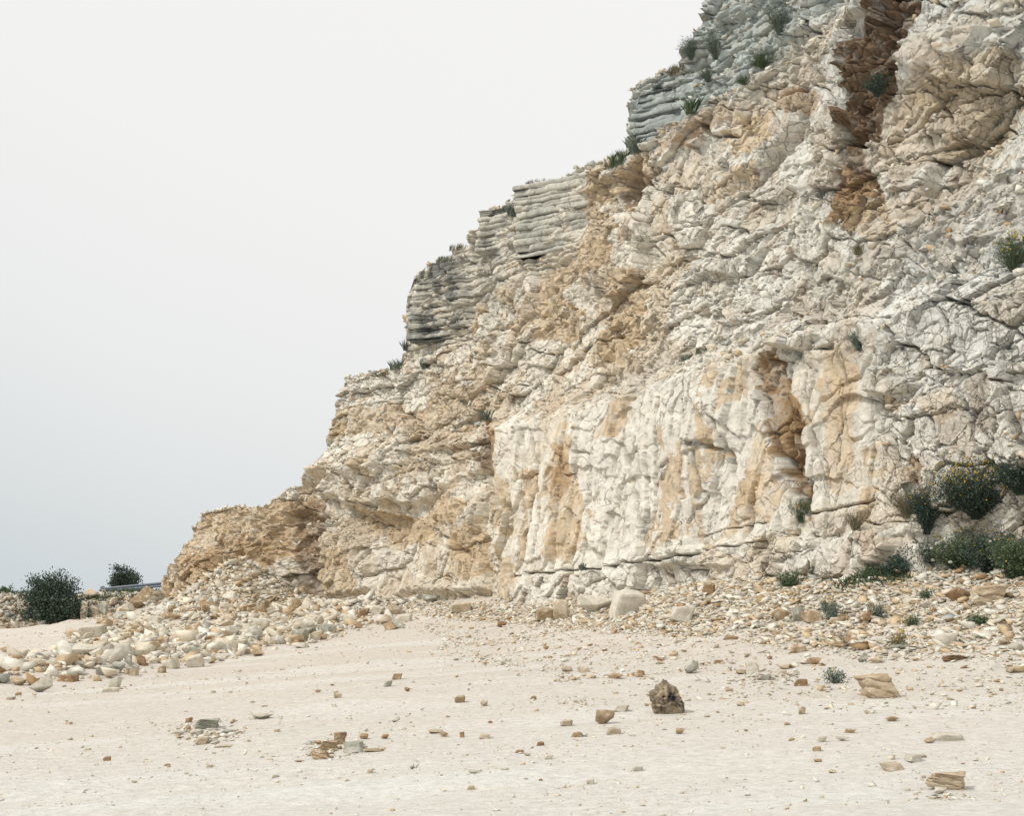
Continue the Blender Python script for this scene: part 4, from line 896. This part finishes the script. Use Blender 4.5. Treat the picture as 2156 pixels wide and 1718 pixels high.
def shrub(name, pos, w, h, label, cat="shrub", seed=1, nl=9000, size=.13, mat=None, sprigs=46, trunk=.08, depth=.8, low=.0):
    r = np.random.default_rng(seed); root = plant_root(name, pos, label, cat)
    br, cs, outs = [], [], []
    for k in range(sprigs):
        az = r.uniform(0, 6.283); el_ = r.uniform(low, 1.0)
        d = np.array([math.cos(az) * (1 - .75 * el_), math.sin(az) * (1 - .75 * el_) * depth, .15 + el_])
        tip = np.array([d[0] * w / 2, d[1] * w / 2, h * (.12 + .80 * el_ ** .8)]) * r.uniform(.62, 1.18)
        t = np.linspace(0, 1, 7)[:, None]
        P = tip * t + np.array([0, 0, 1]) * (t * (1 - t)) * .25 * h * (1 - el_) + r.normal(0, .03 * h, (7, 3)) * t
        br.append((P, trunk * r.uniform(.3, .6), .008))
        m = nl // sprigs; tt = 1 - r.random(m) ** 1.7 * .75
        base = np.stack([np.interp(tt, np.linspace(0, 1, 7), P[:, j]) for j in range(3)], -1)
        cs.append(base + r.normal(0, 1, (m, 3)) * (.055 * w + .06 * w * (1 - tt))[:, None] * np.array([1, 1, .8])); outs.append(np.repeat(unitv(d[None]), m, 0))
    c = np.concatenate(cs); c[:, 2] = np.abs(c[:, 2])
    tubes("trunk", [(np.array([[0, 0, -.3], [.02, 0, .1], [.03, .02, h * .3]]), trunk, trunk * .5)] + br, m_wood, root)
    leaves_obj("crown", c, size, mat or ml_dark, root, r, np.concatenate(outs))
    return root
def bank_pt(dx, dy, Y):
    x = (dx * K - 512) / F * Y; return (x, Y, float(bank_z(np.array([x]), np.array([Y]))[0]))
p = bank_pt(112, 1315, 65.0); sc = K * 65 / F
shrub("large_bush", (p[0], p[1], CAMZ + (HOR - 1316 * K) / F * 65), 146 * sc, 126 * sc, "large dark green bush growing out of the far stony bank", "bush", 3, 17000, .15, ml_dark, 80, .10, .7)
p = bank_pt(262, 1250, 78.0); sc = K * 78 / F
shrub("small_tree", p, 80 * sc, (1250 - 1194) * sc + .3, "small round leafy tree behind the metal guardrail", "tree", 5, 5200, .15, ml_dark, 46, .08, .8, .15)
p = bank_pt(220, 1250, 79.0)
shrub("low_bush", p, 34 * sc, 34 * sc, "low thin bush at the guardrail's end, beside the small round tree", "bush", 6, 900, .12, ml_dark, 18, .04)
p = bank_pt(16, 1265, 72.0); sc = K * 72 / F
shrub("low_bush", p, 50 * sc, 30 * sc, "low feathery bush at the picture edge on the grassy bank", "bush", 8, 1500, .13, ml_green, 26, .04)
p = bank_pt(52, 1268, 72.0)
shrub("low_bush", p, 34 * sc, 22 * sc, "low bush between the feathery one and the large dark bush", "bush", 9, 900, .12, ml_green, 18, .04)
def blades(name, P, h, mat, parent=None, seed=0, w=.012, spread=.5):
    r = np.random.default_rng(seed); n = len(P); h = h * r.uniform(.5, 1.2, n); az = r.uniform(0, 6.283, n)
    d = np.stack([np.cos(az) * spread * r.random(n), np.sin(az) * spread * r.random(n), np.ones(n)], -1); u = np.stack([-np.sin(az), np.cos(az), 0 * az], -1) * (w / 2)
    a = P - u; b = P + u; c = P + d * (h * .6)[:, None] + u * .7; e = P + d * (h * .6)[:, None] - u * .7
    t = P + d * np.stack([h * 1.35, h * 1.35, h * .95], -1)
    V = np.stack([a, b, c, t, e], 1).reshape(-1, 3); F5 = np.arange(n * 5).reshape(n, 5)
    return link(name, mesh_np(name, V, F5, mat, np.repeat(r.random(n)[:, None] * np.ones((1, 3)), 5, 0)), parent)
n = 9000; x = rng.uniform(-36, -17.5, n); y = rng.uniform(68.0, 77, n)
keep = (x < -26.0 + .6 * rng.normal(size=n)) | (x > -23.8) & (rng.random(n) < .75); x, y = x[keep], y[keep]
tag(blades("grass", np.stack([x, y, bank_z(x, y) - .02], -1), .40, ml_green, None, 1, .05), kind="stuff")
n = 500; x = rng.uniform(-34, -26, n); y = rng.uniform(63.6, 67.5, n); keep = fbm(x * .8, y * .8, 88) > .25; x, y = x[keep], y[keep]
tag(blades("bank_weeds", np.stack([x, y, bank_z(x, y)], -1), .3, ml_green, None, 2, .06), kind="stuff")

# guardrail on the bank
m_steel = material("galvanised_steel", base=(.20, .235, .28), scale=6, bump=.1, rough=.45, var=((.85, .85, .85), (1.1, 1.1, 1.1)))
m_conc = material("pale_concrete", base=(.55, .55, .52), scale=8, bump=.3)
A = np.array([(218 * K - 512) / F * 75.5, 75.5, CAMZ + (HOR - 1243 * K) / F * 75.5]); B = np.array([(345 * K - 512) / F * 72.5, 72.5, CAMZ + (HOR - 1231 * K) / F * 72.5])
rail = plant_root("guardrail", tuple(A), "grey metal guardrail running along the grassy bank to the cliff", "guardrail")
prof = [(.0, -.155), (-.02, -.15), (-.08, -.11), (-.08, -.06), (-.01, -.02), (-.01, .02), (-.08, .06), (-.08, .11), (-.02, .15), (0, .155), (.012, .155), (-.06, .10), (-.06, .07), (.005, .02), (.005, -.02), (-.06, -.07), (-.06, -.10), (.012, -.155)]
dv = B - A; Lr = np.linalg.norm(dv); t_ = dv / Lr; side = np.array([t_[1], -t_[0], 0]); side = -side if side[1] > 0 else side
ns = 12; V = np.array([[t_ * Lr * i / ns + side * (-q[0]) + np.array([0, 0, q[1]]) for q in prof] for i in range(ns + 1)]); kp = len(prof)
idx = np.arange((ns + 1) * kp).reshape(ns + 1, kp); nxt = np.roll(idx, -1, 1)
link("beam", mesh_np("beam", V.reshape(-1, 3), np.stack([idx[:-1], idx[1:], nxt[1:], nxt[:-1]], -1).reshape(-1, 4), m_steel), rail)
def boxmesh(name, sx, sy, sz, mat):
    bm = bmesh.new(); bmesh.ops.create_cube(bm, size=1); bmesh.ops.scale(bm, vec=(sx, sy, sz), verts=bm.verts); bmesh.ops.bevel(bm, geom=bm.edges[:], offset=min(sx, sy) * .08, segments=2, affect='EDGES')
    me = bpy.data.meshes.new(name); bm.to_mesh(me); bm.free(); me.materials.append(mat); return me
pm = boxmesh("post", .10, .12, 1.0, m_steel)
for f_ in (.22, .5, .78):
    q = t_ * Lr * f_ - side * .12; link("post", pm, rail, (q[0], q[1], q[2] - .36))
em = link("end_block", boxmesh("end_block", .45, .4, .75, m_conc), rail, tuple(t_ * .35 + side * .3 + np.array([0, 0, -.36])))

# ------------------------------------------------------------------ plants on the face and the slope
def tuft(name, pos, h, n, label, mat, seed, spread=.7, rad=.12, w=.014, cat="grass tuft", sq=1.0):
    r = np.random.default_rng(seed); root = plant_root(name, pos, label, cat)
    a = r.uniform(0, 6.283, n); q = np.sqrt(r.random(n)) * rad
    blades("blades", np.stack([np.cos(a) * q, np.sin(a) * q, -.03 + 0 * a], -1), h * sq, mat, root, seed, w, spread); return root
def broom(name, pos, w, h, label, seed, stems=120, mat=None, yellow=0, white=0, cat="shrub", lean_=(0, 0), leafn=0, dry=False, wd=.006, branch=4, wsize=.045, leaf=.05):
    """wiry bush: many thin stems from one root, forked, with optional flowers"""
    r = np.random.default_rng(seed); root = plant_root(name, pos, label, cat); lines, tips = [], []
    for k in range(stems):
        az = r.uniform(0, 6.283); sp = r.random() ** .6
        d = (math.cos(az) * sp * w / 2 / h * 1.1 + lean_[0], math.sin(az) * sp * w / 2 / h * .9 + lean_[1], 1 - .35 * sp)
        P = stem((r.normal(0, .03), r.normal(0, .03), -.05), d, h * (.3 + .8 * r.random() ** .6), r, .15); lines.append((P, wd, wd * .35)); tips.append(P[-1])
        for b in range(branch):
            j = r.integers(2, 5); dd = np.array(d) + r.normal(0, .45, 3); Q = stem(P[j], dd, h * r.uniform(.15, .38), r, .1, 4); lines.append((Q, wd * .6, wd * .25)); tips.append(Q[-1]); tips.append(Q[2])
    tubes("stems", lines, mat or ml_green, root, lambda: float(np.clip(r.normal(.45, .25), 0, 1)))
    tips = np.array(tips)
    if leafn:
        c = np.concatenate([L_[0][r.integers(1, len(L_[0]), max(1, leafn // len(lines) + 1))] for L_ in lines]); leaves_obj("foliage", c + r.normal(0, .035, c.shape), leaf, mat or ml_green, root, r, asp=.3)
    if yellow:
        up_ = tips[np.argsort(-(tips[:, 2] + r.normal(0, .25 * h, len(tips))))][: yellow]; c = up_ + r.normal(0, .05, up_.shape)
        V0, F0 = ICO[1]; V = (c[:, None] + V0[None] * r.uniform(.010, .020, (len(c), 1, 1))).reshape(-1, 3); Fy = (F0[None] + (np.arange(len(c)) * len(V0))[:, None, None]).reshape(-1, 3)
        link("blossom", mesh_np("blossom", V, Fy, m_yel), root)["kind"] = "stuff"
    for k in range(white):
        q = tips[r.integers(0, len(tips))] + r.normal(0, .08, 3); V0, F0 = ICO[2]
        W = V0 * np.array([1, 1, .6]) * wsize * r.uniform(.6, 1.15); W = W * (1 + .25 * noise(V0[:, 0] * 6, V0[:, 1] * 6 + V0[:, 2] * 5, seed + k))[:, None]
        link("flower_head", mesh_np("flower_head", W, F0, m_wht), root, tuple(q))
    return root
def cl(dx, dy, off=.02):
    p, nn = on_cliff(dx, dy)
    return p + nn * off
def msc(p): return K * p[1] / F
CLIFF_PLANTS = [   # kind, x, y, width, height in photo pixels, material, label
 ('t', 832, 783, 30, 22, ml_blue, "green grass tuft on the lower ledge of the skyline"), ('t', 800, 789, 26, 9, ml_dry, "short dry grass left of the green tuft on the lower ledge"),
 ('t', 852, 735, 10, 26, ml_blue, "narrow grass tuft hanging at the edge under the dark stained rock"), ('t', 890, 775, 12, 22, ml_blue, "thin grass tuft right of the lower ledge, under the stained rock"),
 ('t', 1076, 452, 24, 26, ml_blue, "grass tuft in the notch between the two banded rock towers"), ('t', 1052, 455, 22, 12, ml_blue, "small grass tuft on the first banded rock tower"), ('t', 1040, 478, 26, 12, ml_blue, "low grass below the notch of the banded towers"),
 ('t', 1130, 396, 60, 12, ml_dry, "dry thin grass on top of the higher banded rock tower"), ('t', 960, 530, 36, 12, ml_dry, "sparse dry grass on the sloping rim above the dark stained rock"), ('t', 935, 545, 26, 8, ml_blue, "short green grass above the dark stained rock"),
 ('t', 1300, 345, 34, 30, ml_green, "thick green grass tuft in the corner below the grey upper tower"), ('t', 1284, 352, 26, 16, ml_dry, "dry grass left of the thick tuft in the corner"), ('t', 1337, 325, 24, 34, ml_blue, "grass at the foot of the grey upper tower"),
 ('s', 1385, 182, 60, 14, ml_dark, "dark low shrub on the rim of the grey upper tower"), ('t', 1420, 158, 34, 18, ml_dry, "dry grass behind the dark rim shrub"), ('s', 1455, 118, 34, 56, ml_blue, "blue green shrub on the steep rim of the grey upper tower"),
 ('s', 1507, 112, 26, 66, ml_blue, "thin shrub in a joint of the grey upper tower"), ('s', 1490, 168, 26, 36, ml_blue, "dark tuft shrub below the thin one in the grey tower"), ('s', 1606, 138, 72, 46, ml_green, "long green cushion shrub at the base of the grey beds"),
 ('s', 1565, 172, 34, 26, ml_green, "round green shrub at the lower end of the long cushion"), ('s', 1640, 60, 40, 80, ml_blue, "airy tall shrub hanging in the grey beds near the top edge"), ('t', 1450, 240, 20, 34, ml_green, "small green plant at the lower edge of the grey beds"),
 ('s', 1852, 195, 44, 60, ml_dark, "dark plant growing in the brown gully"), ('b', 2105, 285, 60, 52, ml_blue, "loose green shrub on the tan slab above the stony chute"), ('by', 2130, 565, 80, 80, ml_green, "yellow flecked shrub at the picture edge high on the wall"),
 ('b', 1806, 735, 40, 48, ml_blue, "small blue green shrub right of the big white block in the wall"), ('t', 1026, 882, 18, 24, ml_blue, "lonely grass tuft above the orange recess of the wall"), ('t', 1224, 1196, 16, 14, ml_blue, "tiny plant on the long horizontal crack of the wall"),
 ('t', 1480, 738, 40, 12, ml_green, "low grass on the gravel bench above the tall ribs"), ('t', 1440, 755, 20, 14, ml_blue, "small plant on the gravel bench left of the low grass"), ('t', 1805, 530, 20, 20, ml_dry, "dry tuft on the stony chute"),
 ('b', 1685, 1100, 40, 54, ml_green, "green sprig in the foot of the orange cleft"), ('b', 1800, 1112, 50, 50, ml_dry, "dry scrub on the rock step right of the orange cleft"), ('b', 1905, 1085, 70, 76, ml_dry, "dry wiry scrub left of the flowering bush"),
]
for i, (kd, dx, dy, w, h, mt, lab) in enumerate(CLIFF_PLANTS):
    p = cl(dx, dy); sc = msc(p); W, H = w * sc, h * sc
    if kd == 't': tuft("grass_tuft", p, H, int(50 + 330 * W), lab, mt, 50 + i, .55, W * .5, .010)
    elif kd == 's': broom("shrub", p - np.array([0, 0, H * .1]), W * 1.5, H * .9, lab, 60 + i, int(50 + 60 * W), mt, leafn=int(250 + 500 * W * H), leaf=.06, lean_=(-.2, -.2))
    else: broom("wiry_shrub", p, W * 1.2, H * 1.1, lab, 90 + i, int(40 + 60 * W), mt, yellow=60 if kd == 'by' else 0, leafn=500 if mt is not ml_dry else 0)
# the flowering thicket at the foot of the wall
p = cl(2060, 1092, .1); sc = msc(p)
broom("flowering_bush", p, 215 * sc, 140 * sc, "big dark bush with many yellow flowers growing out of the wall", 201, 420, ml_dark, yellow=420, leafn=4200, cat="bush", wd=.006, leaf=.07)
p = cl(2150, 1040, .1)
broom("flowering_bush", p, 120 * sc, 95 * sc, "darker bush at the picture edge beside the big yellow flowered one", 202, 200, ml_dark, yellow=25, leafn=3000, cat="bush", leaf=.07)
p = cl(1948, 1128, .1)
broom("flowering_bush", p, 70 * sc, 105 * sc, "upright dark bush left of and below the big yellow flowered one", 203, 170, ml_dark, yellow=24, leafn=2600, cat="bush", leaf=.06)
LOW = [(1950, 1205, 90, 80, 5, 6, "low dark weed with few white flower heads under the upright bush"), (2030, 1208, 110, 100, 8, 26, "wide weed clump with white flower heads under the yellow bush"), (2100, 1212, 100, 110, 6, 30, "tall weed clump with white and yellow flowers at the slope's top"), (2150, 1225, 80, 110, 1, 8, "tallest green weed clump at the picture edge on the slope"),
       (1990, 1190, 80, 90, 3, 5, "weed clump between the low dark weed and the wide clump"), (2070, 1185, 110, 100, 3, 12, "feathery weeds directly beneath the hanging yellow bush"), (1905, 1212, 60, 50, 1, 3, "small dark weed ending the row of clumps beside the green mat")]
for i, (dx, dy, w, h, wt, yl, lab) in enumerate(LOW):
    x, y, z = at(dx, dy); sc = K * y / F
    broom("flowering_weed", (x, y + .3, z), w * sc * 1.2, h * sc, lab, 220 + i, 260, ml_green if i % 2 else ml_dark, yellow=yl, white=wt, leafn=2800, cat="weed", wd=.005, leaf=.07)
WEEDS = [('b', 1660, 1240, 46, 48, ml_green, 0, "green broom plant on the slope below the orange cleft"), ('b', 1716, 1222, 36, 40, ml_green, 6, "thin plant with a few yellow flowers right of the green broom plant"), ('b', 1742, 1296, 22, 40, ml_blue, 3, "small thin plant in the upper stony slope"),
         ('b', 1848, 1308, 34, 46, ml_blue, 0, "bushy sapling on the slope beside the rough brown block"), ('b', 1752, 1312, 36, 50, ml_blue, 0, "straggly sapling right of the row of three blocks"), ('b', 1757, 1440, 30, 40, ml_blue, 5, "tiny sapling alone at the slope's lower edge"),
         ('b', 1888, 1368, 26, 40, ml_dry, 8, "dry yellowish sapling left of the smooth white boulder"), ('b', 2056, 1318, 50, 28, ml_green, 0, "low spreading weed above the smooth white boulder"), ('b', 1920, 1318, 24, 26, ml_green, 0, "small green weed in the middle of the slope"), ('b', 1945, 1265, 20, 30, ml_green, 0, "small green weed below the flowering clumps"), ('t', 1535, 1275, 14, 16, ml_green, 0, "tiny grass tuft near the round rusty stone"),
         ('t', 1250, 1430, 10, 10, ml_green, 0, "tiny green sprout where the stony slope thins out"), ('t', 870, 1620, 12, 16, ml_green, 0, "single grass sprout on the smooth floor"), ('b', 1780, 1215, 50, 34, ml_dark, 0, "dark low weed beside the green mat of weeds"), ('b', 1830, 1220, 50, 34, ml_green, 0, "leafy weed in the green mat of weeds"), ('b', 1885, 1215, 60, 44, ml_dark, 2, "taller weed at the end of the green mat")]
for i, (kd, dx, dy, w, h, mt, yl, lab) in enumerate(WEEDS):
    x, y, z = at(dx, dy); sc = K * y / F
    if kd == 't': tuft("grass_tuft", (x, y, z), h * sc, 14, lab, mt, 300 + i, .8, w * sc * .4, .010)
    else: broom("weed", (x, y, z), w * sc * 1.1, h * sc * 1.05, lab, 320 + i, 26 if w < 40 else 60, mt, yellow=yl, leafn=260 if w < 40 else 900, cat="weed", wd=.006, leaf=.055)
x, y, z = at(1796, 1366); sc = K * y / F
wd_ = broom("dry_weed", (x, y, z), 40 * sc, 52 * sc, "dry pinkish weed leaning over the brown stone on the slope", 400, 14, ml_dry, cat="weed", lean_=(-.75, 0), branch=3)
r_ = np.random.default_rng(5); c = np.array([-.75, 0, .85]) * 46 * sc * .75 + r_.normal(0, 1, (420, 3)) * np.array([.22, .15, .16]) * 52 * sc; leaves_obj("seed_head", c, .022, ml_pink, wd_, r_)
PP = []
for _ in range(900):
    q = rng.random(); dx = 1765 + 150 * q + rng.normal(0, 6); PP.append(at(dx, 1232 - 22 * q + rng.normal(0, 10) - 4))
tag(blades("weed_mat", np.array(PP) - np.array([0, 0, .02]), .16, ml_green, None, 9, .03, 1.0), kind="stuff")
